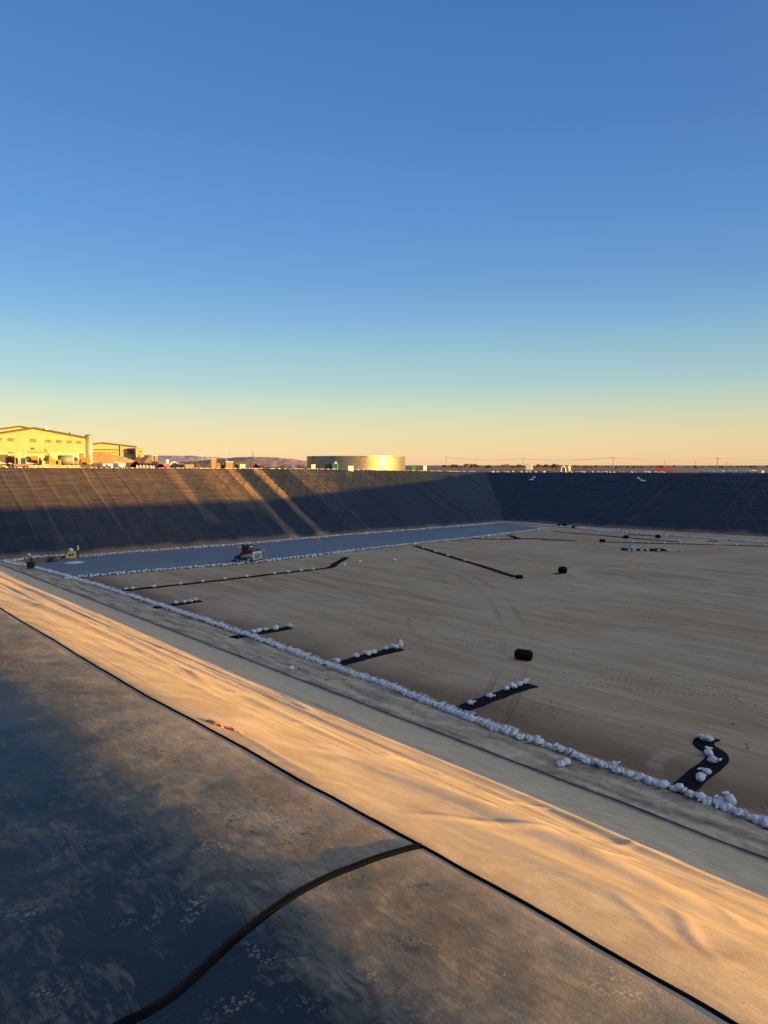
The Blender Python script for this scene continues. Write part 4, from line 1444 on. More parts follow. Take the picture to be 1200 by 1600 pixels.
# black equipment box in front of the second worker
lc = at_floor(48.5, 889)
t = thing("equipment_box", "black equipment box with handles in front of the leaning worker", "equipment box", lc, YAW + 0.1)
MB().box(-.42, .42, -.30, .30, .12, .78, .04).build("case", M_BLACK, t)
MB().box(-.45, .45, -.33, .33, .781, .86, .02).build("lid", M_DARK, t)
for x in (-.32, .32):
    MB().cyl((x, -.22, .11), (x, -.30, .11), .11, n=14).cyl((x, .22, .11), (x, .30, .11), .11, n=14).build("wheel", M_RUBBER, t)
MB().tube([(-.40, .28, .86), (-.52, .40, 1.05), (-.52, .40, 1.05)], .02).tube([(.40, .28, .86), (.52, .40, 1.05)], .02).build("handle", M_STEEL, t)

# yellow machine with a white dome
lc = at_floor(111.5, 874)
t = thing("yellow_generator", "yellow wedge shaped machine with a white domed top at the left bank foot", "machine", lc, YAW + 0.15)
MB().prism([(-.62, 0.10), (.55, 0.10), (.55, .95), (.10, 1.02), (-.30, .95), (-.62, .40)], -.45, .45).build("housing", M_YELD, t)
MB().ball((-.02, 0, 1.22), .32, 3, (1, 1, .85)).cyl((-.02, 0, 1.0), (-.02, 0, 1.12), .26, n=20).build("dome", M_BAG, t, True)
MB().box(-.18, .12, -.47, -.452, .42, .70).box(.22, .42, -.47, -.452, .50, .78).build("panel", M_BLACK, t)
MB().box(-.6, -.45, -.4, .4, 0, .099).box(.38, .52, -.4, .4, 0, .099).build("skid", M_DARK, t)


# bundles hanging on the right bank
def wall_pt(px, py):
    d = ray(px, py); o0 = Vector((0, 0, H))
    lo, hi = 100.0, 260.0
    for _ in range(60):
        m_ = (lo + hi) / 2
        p = o0 + d * m_
        hz = (p.x - float(toe_right(p.y))) / 23.5 * float(rim_right(p.y))
        if p.z > hz: lo = m_
        else: hi = m_
    return o0 + d * lo


for (px, py, lab, flip) in [(830, 751, "dark coil with white sandbags hanging high on the right bank near the corner", 1), (1005, 753, "dark scrap with a white sandbag hanging high on the right bank, the right hand one", -1)]:
    p = wall_pt(px, py)
    t = thing("slope_anchor", lab, "slope anchor", p + Vector((-0.1, 0, 0.1)), YAW)
    tilt = Matrix.Rotation(R(25), 4, 'X')
    m = MB()
    m.ball((-.45 * flip, 0.1, .42), .42, 2, (1.1, .8, .7)).ball((.1 * flip, 0.15, .30), .35, 2, (1, .8, .7))
    m.build("coil", M_BLACK, t, True)
    w = MB()
    w.ball((-.30 * flip, -.22, .12), .28, 2, (1.2, .8, .55)).ball((.25 * flip, -.20, .14), .34, 2, (1.2, .8, .6)).ball((.42 * flip, 0.0, .42), .22, 2, (.8, .8, 1.2))
    w.build("weight_bag", M_BAG, t, True)
    w = MB()
    w.ball((.95 * flip, .45, .75), .26, 2, (1.3, .8, .9)).tube([(.95 * flip, .45, .7), (.5 * flip, .2, .45)], .06)
    w.build("tie", M_BAG, t, True)


# ------------------------------------------------------------------ beyond the rim
def gz(x, y):
    return float(ground_z(np.array([float(x)]), np.array([float(y)]))[0])


def on_ground(px, depth):
    d = ray(px, 727)
    return Vector((d.x * depth, d.y * depth, gz(d.x * depth, d.y * depth)))


def far_thing(name, label, cat, px, depth, rot=0.0, group=None):
    return thing(name, label, cat, on_ground(px, depth), YAW - math.atan((px - 600) / 1168.0) + rot, group)


def mpp(depth):
    return depth / 1168.0


def zpx(py, depth):
    """height above sea of a photo row at a depth"""
    return H + (727 - py) * depth / 1168.0


M_SIDING = None


def siding(name, c):
    k = NM(name)
    u = k.new("ShaderNodeTexCoord").outputs["Object"]
    w = k.new("ShaderNodeTexWave", wave_type='BANDS', bands_direction='X')
    k.l.new(u, w.inputs[0]); w.inputs["Scale"].default_value = 0.55; w.inputs["Distortion"].default_value = 0.0
    n = k.noise(u, 0.25, 5.0)
    col = k.mix(k.ramp(n, 0.3, 0.7), tuple(x * .86 for x in c) + (1,), c + (1,))
    col = k.mix(k.ramp(w.outputs[1], 0.0, 0.12, 0.35, 0.0), col, tuple(x * .6 for x in c) + (1,))
    return k.done(col, 0.6, k.bump(w.outputs[1], 0.3, 0.05), 0.3)


M_SIDING = siding("cream_steel_siding", (0.32, 0.270, 0.180))
M_ROOFM = plain("grey_metal_roof", (0.22, 0.21, 0.20), 0.5)
M_TRIM = plain("dark_trim", (0.035, 0.028, 0.02), 0.6)
M_WINDOW = plain("dusty_window", (0.16, 0.12, 0.07), 0.35)


def gable_shed(t, x0, xr, x1, e0, zr, e1, length, wall=True):
    """gable end facing -y; x0/x1 eaves, xr ridge, heights relative to base"""
    MB().prism([(x0, -1.0), (x1, -1.0), (x1, e1), (xr, zr), (x0, e0)], 0, length).build("wall", M_SIDING, t)
    m = MB()
    for (a, za, b, zb) in ((x0 - .4, e0 - .05, xr, zr + .03), (xr, zr + .03, x1 + .4, e1 - .05)):
        m.prism([(a, za), (b, zb), (b, zb + .38), (a, za + .38)], -0.5, length + .5)
    rf = m.build("roof", M_ROOFM, t)
    m = MB()
    for (a, za, b, zb) in ((x0 - .4, e0 - .35, xr, zr - .27), (xr, zr - .27, x1 + .4, e1 - .35)):
        m.prism([(a, za), (b, zb), (b, zb + .66), (a, za + .66)], -0.56, -0.502)
    m.build("roof_edge", M_TRIM, rf)
    return rf


D1 = 262.0
k1 = mpp(D1) * 0.93
t = far_thing("industrial_hall", "large cream metal hall with a low gable and a row of paired windows", "building", 55, D1)
b0 = t.location.z
rf = gable_shed(t, -83 * k1, 0, 79 * k1, zpx(683.5, D1) - b0, zpx(669.5, D1) - b0, zpx(683.0, D1) - b0, 45)
for (px, w) in ((3.5, 6), (19.5, 9), (53, 9), (76, 9), (92.5, 8.5), (109, 8.5), (124, 7.5)):
    x = (px - 55) * k1
    zc = zpx(688.5 + (px - 55) * 0.028, D1) - b0
    fr = MB().box(x - w / 2 * k1, x + w / 2 * k1, -.09, .02, zc - 2.3 * k1, zc + 2.3 * k1).build("window", M_TRIM, t)
    MB().box(x - (w / 2 - .5) * k1, x - .35 * k1, -.12, -.092, zc - 1.8 * k1, zc + 1.8 * k1).box(x + .35 * k1, x + (w / 2 - .5) * k1, -.12, -.092, zc - 1.8 * k1, zc + 1.8 * k1).build("pane", M_WINDOW, fr)
x = (52 - 55) * k1
MB().box(x - 2.6 * k1, x - .4 * k1, -.14, .02, zpx(703, D1) - b0, zpx(699.5, D1) - b0).box(x + .4 * k1, x + 2.6 * k1, -.14, .02, zpx(703, D1) - b0, zpx(699.5, D1) - b0).build("vent", M_DARK, t)
MB().box(-82 * k1, 78.5 * k1, -.10, -.002, -.5, zpx(706.5, D1) - b0).build("wainscot", plain("pale_wainscot", (0.34, 0.30, 0.22), 0.6), t)
MB().box(-7 * k1, 14 * k1, -1.2, -.11, zpx(707.2, D1) - b0, zpx(706, D1) - b0).box(-36 * k1, -30 * k1, -1.2, -.11, zpx(708, D1) - b0, zpx(706.6, D1) - b0).build("canopy", M_BROWN, t)
MB().box(69 * k1, 76 * k1, -.16, -.102, 0, zpx(708, D1) - b0).build("door", M_BROWN, t)
MB().box(50 * k1, 67 * k1, -.16, -.102, 0, zpx(711.5, D1) - b0).build("large_door", M_GREYP, t)
zt = zpx(671.5, D1) - b0
MB().box(16.5 * k1, 21.5 * k1, 2, 4.5, zt - .6, zt + 5.5 * k1, .05).cyl((14.5 * k1, 3, zt - .5), (14.5 * k1, 3, zt + 4 * k1), .35).build("roof_ventilator", M_WHITE, rf)
zt = zpx(680, D1) - b0
MB().cyl((55 * k1, 2, zt - .3), (55 * k1, 2, zt + 4.5 * k1), 1.0 * k1).cyl((55 * k1, 2, zt + 4.5 * k1), (55 * k1, 2, zt + 6 * k1), 1.5 * k1, .6 * k1).build("flue", M_DARK, rf)

D1b = 312.0
k = mpp(D1b) * 0.93
t = far_thing("industrial_hall", "second cream hall whose roof peak shows just behind the large one", "building", 33, D1b)
b0 = t.location.z
gable_shed(t, -90 * k, 0, 90 * k, zpx(681, D1b) - b0, zpx(667, D1b) - b0, zpx(684, D1b) - b0, 40)

# steel silo against the hall corner
D2 = 271.0
k = mpp(D2) * 0.95
t = far_thing("silo", "tall round steel silo at the right corner of the large hall", "silo", 139.5, D2)
b0 = t.location.z
r_ = 5.9 * k
tz = zpx(680.5, D2) - b0
k_m = NM("silo_steel")
_w = k_m.noise(k_m.coord(scale=(1, 1, .2)), 1.2, 4.0)
M_SILO = k_m.done(k_m.mix(k_m.ramp(_w, .3, .7), (0.42, 0.36, 0.28, 1), (0.55, 0.50, 0.40, 1)), 0.32, None, 0.5, 0.55)
MB().cyl((0, 0, -.5), (0, 0, tz), r_, n=40).build("shell", M_SILO, t, False)
for p in t.children[0].data.polygons: p.use_smooth = abs(p.normal.z) < .5
MB().cyl((0, 0, tz), (0, 0, tz + 1.6 * k), r_ * 1.02, r_ * .35, 40).build("cone_roof", M_STEEL, t)
m = MB()
for i in range(6):
    zz = 1.5 + i * (tz - 2) / 5
    m.cyl((0, 0, zz), (0, 0, zz + .10), r_ * 1.008, n=40)
m.build("hoop", M_STEEL, t)
m = MB()
for xx in (-.25, .25): m.box(xx - .03, xx + .03, -r_ - .22, -r_ - .16, 0, tz)
for i in range(int(tz / .5)): m.box(-.22, .22, -r_ - .2, -r_ - .18, .4 + i * .5, .43 + i * .5)
m.build("ladder", M_DARK, t)

# second building
D3 = 345.0
k = mpp(D3) * 0.94
t = far_thing("workshop_building", "farther cream building with a dark window band and a big dark door", "building", 165, D3)
b0 = t.location.z
rf = gable_shed(t, -30 * k, -4 * k, 48 * k, zpx(696.0, D3) - b0, zpx(692.5, D3) - b0, zpx(698.0, D3) - b0, 50)
wb = MB().box(-17 * k, 23 * k, -.3, .02, zpx(703.6, D3) - b0, zpx(701.9, D3) - b0).build("window", M_DARK, t)
wb2 = MB().box(-17 * k, 23 * k, -.22, .02, zpx(708, D3) - b0, zpx(706.6, D3) - b0).build("window", M_BROWN, t)
MB().box(34.5 * k, 45 * k, -.2, .02, zpx(709.5, D3) - b0, zpx(700.3, D3) - b0).build("large_door", M_BROWN, t)
MB().box(36 * k, 43.5 * k, -.28, -.202, zpx(709.3, D3) - b0, zpx(701.5, D3) - b0).build("door_frame", M_DARK, t)
MB().box(-4.5 * k, -3 * k, -.1, .02, zpx(695.6, D3) - b0, zpx(694.4, D3) - b0).build("vent", M_DARK, t)
MB().box(23.5 * k, 24.2 * k, -.6, .02, 0, zpx(696, D3) - b0).build("drain_pipe", M_SIDING, t)
t = far_thing("workshop_annex", "low cream annex at the right end of the farther building", "building", 218, D3 - 1)
b0 = t.location.z
MB().prism([(-5 * k, -1), (7 * k, -1), (7 * k, zpx(700.0, D3) - b0), (-5 * k, zpx(701.5, D3) - b0)], 1.2, 20).build("wall", M_SIDING, t)
MB().prism([(-5.3 * k, zpx(701.5, D3) - b0 + .02), (7.3 * k, zpx(700.0, D3) - b0 + .02), (7.3 * k, zpx(699.5, D3) - b0), (-5.3 * k, zpx(701, D3) - b0)], .8, 20.4).build("roof", M_ROOFM, t)
w_ = MB().box(0, 4 * k, 1.05, 1.22, zpx(706.5, D3) - b0, zpx(704.8, D3) - b0).build("window", M_TRIM, t)
MB().box(.4, 4 * k - .4, 1.0, 1.048, zpx(706.2, D3) - b0, zpx(705.1, D3) - b0).build("pane", M_WINDOW, w_)
MB().box(-1 * k, 1.6 * k, 1.05, 1.22, 0, zpx(710, D3) - b0).build("door", M_BROWN, t)


# heap of soil
def heap(name, label, px0, px1, depth, prof, mat, thick, seed):
    """long heap facing the camera; prof = [(px, py)] silhouette"""
    c = on_ground((px0 + px1) / 2, depth)
    k = mpp(depth)
    xs_ = np.linspace(px0, px1, 70)
    hs = np.interp(xs_, [p[0] for p in prof], [(727 - p[1]) * k + H - c.z for p in prof])
    ys_ = np.linspace(-1, 1, 24)
    U, V = np.meshgrid((xs_ - (px0 + px1) / 2) * k, ys_, indexing='ij')
    Hh = np.maximum(hs, 0)[:, None] * (1 - np.abs(V) ** 1.3) + 0.25 * fbm(U * .4, V * 3, seed, 3) * (1 - np.abs(V)) - 0.3
    o = grid_mesh(name, U, V * thick, Hh, mat, kind=None)
    o.location = c; o.rotation_euler = (0, 0, YAW)
    return tag(o, label, "soil heap")


heap("soil_heap", "long orange soil heap sloping down in front of the farther building", 138, 212, 285, [(138, 707), (150, 705.5), (175, 708.5), (195, 713), (212, 719)], M_SOILHEAP, 9, 801)
heap("soil_heap", "low grey brown soil bank right of the farther building", 205, 252, 300, [(205, 724), (214, 713), (232, 712), (252, 723)], plain("grey_soil", (0.16, 0.11, 0.08), .95, spec=.1), 8, 802)
heap("soil_heap", "wide low dark earth bank behind the tan crate at mid left rim", 268, 400, 330, [(268, 725), (290, 720), (330, 719), (372, 718), (400, 723)], plain("dark_soil", (0.12, 0.095, 0.085), .95, spec=.1), 10, 803)


def truck(label, px, depth, w, h, cab_side, body_mat, cab_mat, kind="tank", rot=0.0, name="work_truck"):
    """side-on truck about w wide and h high (metres), cab at cab_side (-1 left / +1 right)"""
    t = far_thing(name, label, "truck", px, depth, rot)
    s = cab_side
    q = w / 2
    MB().box(-q, q, -.45, .45, .55, .85).build("chassis", M_DARK, t)
    c0, c1 = sorted((s * q, s * (q - 0.24 * w)))
    MB().prism([(c0, .86), (c1, .86), (c1, h * .62 if s > 0 else h * .86), (c1 - .12 * w if s > 0 else c1, h * .86), (c0, h * .86)] if s > 0 else [(c0, .86), (c1, .86), (c1, h * .86), (c0 + .10 * w, h * .86), (c0, h * .62)], -1.1, 1.1).build("cab", cab_mat, t)
    MB().box(c0 + .15 * (c1 - c0), c0 + .8 * (c1 - c0), -1.13, -1.102, h * .58, h * .80).build("cab_window", M_GLASS, t)
    a, b = sorted((-s * q, s * (q - 0.28 * w)))
    if kind == "tank":
        MB().cyl((a, 0, h * .62), (b, 0, h * .62), h * .36, n=26).build("tank", body_mat, t, True)
    elif kind == "box":
        MB().box(a, b, -1.15, 1.15, .86, h, .05).build("cargo_box", body_mat, t)
    else:
        MB().prism([(a, h * .50), (b, .87), (b, h), (b - .2, h), (a - .2, h * .95)], -1.15, 1.15).build("dump_body", body_mat, t)
    for x in (-q + .55, -q + 1.6, q - .8):
        for y0 in (-1.15, .85):
            wh = MB().cyl((x, y0, .5), (x, y0 + .3, .5), .5, n=18).build("wheel", M_RUBBER, t)
            MB().cyl((x, y0 - .03, .5), (x, y0 + .33, .5), .22, n=12).build("rim", M_STEEL, wh)
    return t


DR = 176.0
M_TRUCKGREY = plain('blue_grey_paint', (0.12, 0.13, 0.15), 0.5)
kR = mpp(DR)
truck("dark truck with a dump body at the photo's left edge, on the rim", 3, DR, 2.8, 3.2, -1, M_DARK, M_STEEL, "dump")
truck("red truck with an orange cab just right of the dark dump truck", 19, DR + 2, 2.7, 2.9, 1, M_RED, M_ORANGE, "dump")
truck("dark brown and red truck left of the excavator", 54, DR, 3.3, 2.8, 1, M_BROWN, M_REDL, "dump")
truck("grey tank truck between the excavator and the silo", 107, DR + 4, 4.6, 3.1, 1, M_TRUCKGREY, M_TRUCKGREY, "tank")
truck("dark red machine truck at the foot of the silo", 131, DR + 26, 2.4, 2.6, -1, M_BROWN, M_RED, "box")

# container with a thin aerial
t = far_thing("equipment_cabinet", "grey square cabinet with a thin aerial in front of the large hall", "cabinet", 36.5, DR + 10)
k = mpp(DR + 10)
MB().box(-3.6 * k, 3.6 * k, -.5, .5, .3, 15 * k, .03).build("cabinet", M_GREYP, t)
MB().box(-3.2 * k, -.2 * k, -.53, -.502, .5, 14 * k).box(.2 * k, 3.2 * k, -.53, -.502, .5, 14 * k).build("door", M_STEEL, t)
MB().cyl((0.2 * k, 0, 15 * k), (0.2 * k, 0, 27 * k), .05, n=8).build("aerial", M_DARK, t)
MB().box(-3.6 * k, 3.6 * k, -.4, .4, 0, .299).build("base", M_DARK, t)

# timber mats
def mats(label, px0, px1, depth, z1, mat, nn=6):
    k = mpp(depth)
    t = far_thing("timber_mats", label, "timber mats", (px0 + px1) / 2, depth)
    w = (px1 - px0) / 2 * k
    for i in range(nn):
        z = z1 * i / nn
        MB().box(-w + .1 * (i % 3), w - .07 * ((i + 1) % 3), -1.2, 1.2, z + .004, z1 * (i + 1) / nn - .004, .012).build("mat", mat, t)
    return t


M_PALEWOOD = plain("pale_timber", (0.34, 0.24, 0.16), 0.85)
mats("long pale timber mats stacked along the rim below the excavator", 48, 122, 160, 0.62, M_PALEWOOD, 3)
mats("brown timber stack on the rim left of the pale mats", 22, 47, 166, 0.95, M_BROWN, 4)
mats("dark stack of boards on the rim below the silo", 124, 150, 163, 0.75, M_DARK, 4)

# excavator
M_EXC = plain('orange_machine_paint', (0.30, 0.13, 0.02), 0.5)
t = far_thing("excavator", "orange yellow excavator with its arm raised in front of the large hall", "excavator", 84, DR - 4)
k = mpp(DR - 4)
for y in (-1.05, .55):
    tr = MB().prism([(-1.6, .15), (-1.35, 0), (1.35, 0), (1.6, .15), (1.6, .5), (1.35, .7), (-1.35, .7), (-1.6, .5)], y, y + .5).build("track", M_RUBBER, t)
    m = MB()
    for x in (-1.2, -.6, 0, .6, 1.2): m.cyl((x, y - .03, .32), (x, y + .53, .32), .2, n=12)
    m.build("track_wheel", M_DARK, tr)
MB().box(-1.0, .35, -1.1, 1.1, .75, 2.0, .06).box(.9, 1.5, -1.15, 1.15, .8, 1.9, .08).build("house", M_EXC, t)
MB().box(.36, .89, -.7, .7, .8, 1.75, .04).build("engine_bay", M_DARK, t)
MB().box(-1.75, -.9, -1.1, -.1, .9, 2.95, .05).build("cab", M_DARK, t)
MB().box(-1.65, -1.0, -1.13, -1.102, 1.6, 2.75).build("cab_window", M_GLASS, t)
MB().prism([(-.4, 1.9), (-.1, 2.0), (-1.2, 3.75), (-1.75, 4.72), (-1.95, 4.55), (-1.55, 3.7), (-.9, 2.9)], -.17, .17).build("boom", M_EXC, t)
MB().prism([(-1.95, 4.7), (-1.62, 4.6), (-1.62, 2.6), (-1.78, 2.5)], -.14, .14).build("stick", M_EXC, t)
MB().prism([(-1.8, 2.55), (-1.45, 2.5), (-1.3, 1.9), (-1.75, 1.55), (-2.2, 1.8), (-2.1, 2.1)], -.5, .5).build("bucket", M_DARK, t)
MB().cyl((-.7, .28, 2.1), (-1.35, .28, 3.7), .08, n=8).build("boom_ram", M_STEEL, t)

# posts and small bright things by the excavator
for (px, lab) in ((79.5, "pale marker post left of the excavator tracks"), (94.5, "pale marker post right of the excavator")):
    t = far_thing("marker_post", lab, "post", px, 164)
    MB().cyl((0, 0, -.2), (0, 0, 1.0), .09, n=10).build("post", M_PALEWOOD, t)
    MB().cyl((0, 0, 1.001), (0, 0, 1.1), .11, .03, n=10).build("cap", M_WHITE, t)

# sacks: white bulk bags on the rim
def bulk_bag(px, depth, s, label, group):
    t = far_thing("bulk_bag", label, "bulk bag", px, depth, random.uniform(-.4, .4), group)
    m = MB()
    m.box(-.5 * s, .5 * s, -.5 * s, .5 * s, 0, .9 * s, .14 * s)
    m.ball((0, 0, .9 * s), .30 * s, 2, (1, 1, .6))
    m.build("sack", M_BAG, t, True)
    l = MB()
    for x in (-.4, .4):
        l.tube([(x * s, -.4 * s, .8 * s), (x * s, -.2 * s, 1.15 * s), (x * s, .2 * s, 1.15 * s), (x * s, .4 * s, .8 * s)], .035 * s, 5)
    l.build("lifting_loop", M_WHITE, t)


for i, px in enumerate((163, 167.5, 171, 175)):
    bulk_bag(px, 190 + i % 2, 1.0, "white bulk bag in the group of four under the orange heap", "four bulk bags under the heap")
bulk_bag(181, 184, 1.35, "largest pale bulk bag, beside the grey hopper on the left rim", None)
t = far_thing("hopper", "small grey hopper with a white side between bulk bags on the left rim", "hopper", 190.5, 182)
MB().prism([(-.9, 0.3), (.7, .3), (.8, 1.3), (-.5, 1.3)], -.6, .6).build("bin", M_GREYP, t)
MB().box(.1, .75, -.66, -.602, .35, 1.2).build("panel", M_WHITE, t)
for x in (-.7, .5):
    MB().box(x - .08, x + .08, -.5, .5, 0, .299).build("leg", M_DARK, t)
# folded white pipe racks
for i, px in enumerate((216, 221.5, 227, 232.5, 238)):
    t = far_thing("pipe_rack", "white pipe rack in the short row of zigzag racks on the left rim", "pipe rack", px, 172, 0, "zigzag white racks")
    m = MB()
    w = 2.3 * mpp(172)
    m.tube([(-w, 0, .1), (-w, 0, 0.75 - .1 * (i > 2)), (0, 0, .35), (w, 0, .75 - .1 * (i > 2)), (w, 0, .1)], .07, 6)
    m.tube([(-w, .5, .1), (w, .5, .1)], .06, 6)
    m.build("frame", M_BAG, t, True)
    MB().box(-w - .05, w + .05, -.12, .62, 0, .06).build("foot", M_PALEWOOD, t)

# tan cabins, red pump and white arm
for (px, w, h, lab) in ((239.5, 4.4, 8.5, "left one of two tan cabins on the far yard"), (244.6, 4.0, 8.0, "right one of two tan cabins on the far yard")):
    dd = 262
    k = mpp(dd)
    t = far_thing("cabin", lab, "cabin", px, dd)
    MB().box(-w / 2 * k, w / 2 * k, -1, 1, 0, zpx(720 - h, dd) - t.location.z, .02).build("wall", M_TAN, t)
    MB().box(-w / 2 * k - .06, w / 2 * k + .06, -1.06, 1.06, zpx(720 - h, dd) - t.location.z + .002, zpx(719.3 - h, dd) - t.location.z).build("roof", M_WHITE, t)
    MB().box(-.35, .3, -1.04, -1.002, .1, 1.5).build("door", M_BROWN, t)
dd = 190
t = far_thing("pump_stand", "red pump stand with a white tank on top, left rim", "pump", 260.8, dd)
m = MB()
for x in (-.45, .45):
    for y in (-.4, .4): m.box(x - .06, x + .06, y - .06, y + .06, 0, 1.0)
m.box(-.55, .55, -.5, .5, .95, 1.15).box(-.55, .55, -.45, .45, .35, .45)
m.build("frame", M_REDL, t)
MB().cyl((0, 0, 1.151), (0, 0, 2.05), .42, n=20).ball((0, 0, 2.05), .42, 2, (1, 1, .35)).build("tank", M_WHITE, t, True)
dd = 192
t = far_thing("loading_arm", "white bent loading arm right of the red pump stand", "loading arm", 271.5, dd)
k = mpp(dd)
MB().tube([(-8 * k, 0, 3 * k), (-2 * k, 0, 9.5 * k), (2 * k, 0, 9.8 * k), (9 * k, 0, 4 * k)], .10, 8).build("arm", M_WHITE, t, True)
MB().cyl((-8 * k, 0, 0), (-8 * k, 0, 3 * k), .14, n=10).box(-8 * k - .4, -8 * k + .4, -.4, .4, 0, .12).build("stand", M_GREYP, t)

# crates and boxes along the mid rim
def crate(px, w, y0, depth, mat, label, lidmat=None, cat="crate"):
    k = mpp(depth)
    t = far_thing("storage_crate", label, cat, px, depth)
    hh = zpx(y0, depth) - t.location.z
    MB().box(-w / 2 * k, w / 2 * k, -.8, .8, .13, hh, .03).build("crate_body", mat, t)
    MB().box(-w / 2 * k - .05, w / 2 * k + .05, -.86, .86, hh + .003, hh + .10, .02).build("lid", lidmat or mat, t)
    for x in (-w / 3 * k, w / 3 * k):
        MB().box(x - .12, x + .12, -.7, .7, 0, .128).build("runner", M_DARK, t)
    return t


crate(334, 8, 717, 300, M_TAN, "pale trailer cabin behind the tan crate, above the rim", M_WHITE, "trailer")
crate(347, 9, 723, 175, M_DARK, "black crate left of the tan crate on the mid left rim")
crate(341, 7, 724, 172, M_BROWN, "low brown crate farthest left of the crate group")
crate(358.5, 11, 721.5, 172, M_TAN, "tan crate with a pale lid standing where the dusty streaks begin", M_WHITE)
crate(369.5, 5, 722.5, 174, M_DARK, "narrow dark crate touching the right side of the tan crate")
crate(379, 8, 726, 172, M_GREYP, "low grey crate right of the narrow dark one", M_WHITE)
crate(282, 9, 724.5, 172, M_BROWN, "low brown crate on the rim right of the racks")
crate(297, 15, 726, 171, M_TAN, "long low tan crate on the rim under the distant hills")
crate(310, 5, 725, 171, M_DARK, "small dark crate right of the long low tan one")
crate(458, 6, 723.5, 240, M_WHITE, "small white cabin left of the round tank", M_GREYP, "cabin")
crate(489.5, 6, 726.5, 170, M_WHITE, "white box on the rim at the left end of the round tank", M_WHITE, "box")
crate(664, 5, 727.5, 260, M_WHITE, "white box right of the green container", M_WHITE, "box")
crate(548, 8, 728.3, 172, M_WHITE, "low white box on the rim before the round tank", M_GREYP, "box")

# round steel tank
DT = 246.0
k = mpp(DT)
t = far_thing("water_tank", "very wide round steel water tank shining gold at its right side", "tank", 556.5, DT)
b0 = t.location.z
rT = 76.5 * k
hT = zpx(712.3, DT - rT) - b0
kt = NM("corrugated_tank_steel")
uu = kt.new("ShaderNodeTexCoord").outputs["Object"]
sx = kt.new("ShaderNodeSeparateXYZ")
kt.l.new(uu, sx.inputs[0])
wv = kt.new("ShaderNodeTexWave", wave_type='BANDS', bands_direction='Z')
kt.l.new(uu, wv.inputs[0]); wv.inputs["Scale"].default_value = 1.1
nn_ = kt.noise(kt.coord(scale=(1, 1, 3)), 0.8, 4.0)
M_TANK = kt.done(kt.mix(kt.ramp(nn_, .3, .7), (0.20, 0.185, 0.165, 1), (0.27, 0.25, 0.225, 1)), 0.44, kt.bump(wv.outputs[1], 0.25, 0.05), 0.5, 0.85)
mb = MB()
mb.cyl((0, 0, -.8), (0, 0, hT), rT, n=160, caps=False)
o = mb.build("shell", M_TANK, t, True)
m = MB()
m.cyl((0, 0, hT - .14), (0, 0, hT + .02), rT + .09, n=160, caps=False)
m.build("top_rail", M_STEEL, t)
m = MB()
for i in range(1, 4):
    m.cyl((0, 0, hT * i / 4 - .02), (0, 0, hT * i / 4 + .03), rT + .03, n=160, caps=False)
m.build("seam_band", M_STEEL, t)
MB().cyl((0, 0, hT - .6), (0, 0, hT - .5), rT - .02, n=120).build("cover", M_DARK, t)
for a in (-2.55, -1.42, -.72):
    M_ = Matrix.Rotation(a, 4, 'Z')
    MB().box(rT + .02, rT + .16, -.9, .9, hT - .45, hT - .12, M=M_).build("bracket", M_DARK, t)
M_ = Matrix.Rotation(-2.62, 4, 'Z')
m = MB()
for yy in (-.3, .3): m.box(rT + .12, rT + .2, yy - .04, yy + .04, 0, hT + .3, M=M_)
for i in range(9): m.box(rT + .13, rT + .18, -.3, .3, .3 + i * .4, .34 + i * .4, M=M_)
m.build("ladder", M_ORANGE, t)

# green pump units before the tank
t = far_thing("pump_trailer", "dark green pump trailer in front of the round tank", "pump", 513.5, 178)
MB().box(-1.1, .75, -.7, .7, .5, 1.35, .06).box(-1.3, .95, -.5, .5, .38, .498).build("pump_housing", M_DGREEN, t)
for x in (-.8, .5):
    MB().cyl((x, -.75, .32), (x, -.55, .32), .32, n=16).cyl((x, .55, .32), (x, .75, .32), .32, n=16).build("wheel", M_RUBBER, t)
MB().cyl((.2, 0, 1.351), (.2, 0, 1.7), .08, n=8).build("exhaust", M_DARK, t)
MB().tube([(-1.3, 0, .43), (-1.9, 0, .35)], .06).build("tow_bar", M_DARK, t)
t = far_thing("pump_container", "bright green upright pump box with a cream dome before the round tank", "pump", 524, 177)
MB().box(-.62, .62, -.6, .6, .2, 1.55, .05).build("pump_box", M_GREEN, t)
MB().ball((0, 0, 1.62), .36, 2, (1, 1, .9)).build("dome", M_BAG, t, True)
for x in (-.5, .5): MB().box(x - .1, x + .1, -.5, .5, 0, .199).build("leg", M_WHITE, t)
MB().box(-.4, .4, -.63, -.602, .5, 1.3).build("panel", M_DGREEN, t)
t = far_thing("green_bin", "small green container alone right of the round tank", "container", 646.5, 215)
MB().prism([(-.45, .1), (.45, .1), (.55, 1.5), (-.55, 1.5)], -.5, .5).build("bin", M_GREEN, t)
MB().box(-.6, .6, -.55, .55, 1.502, 1.62, .02).build("lid", M_DGREEN, t)

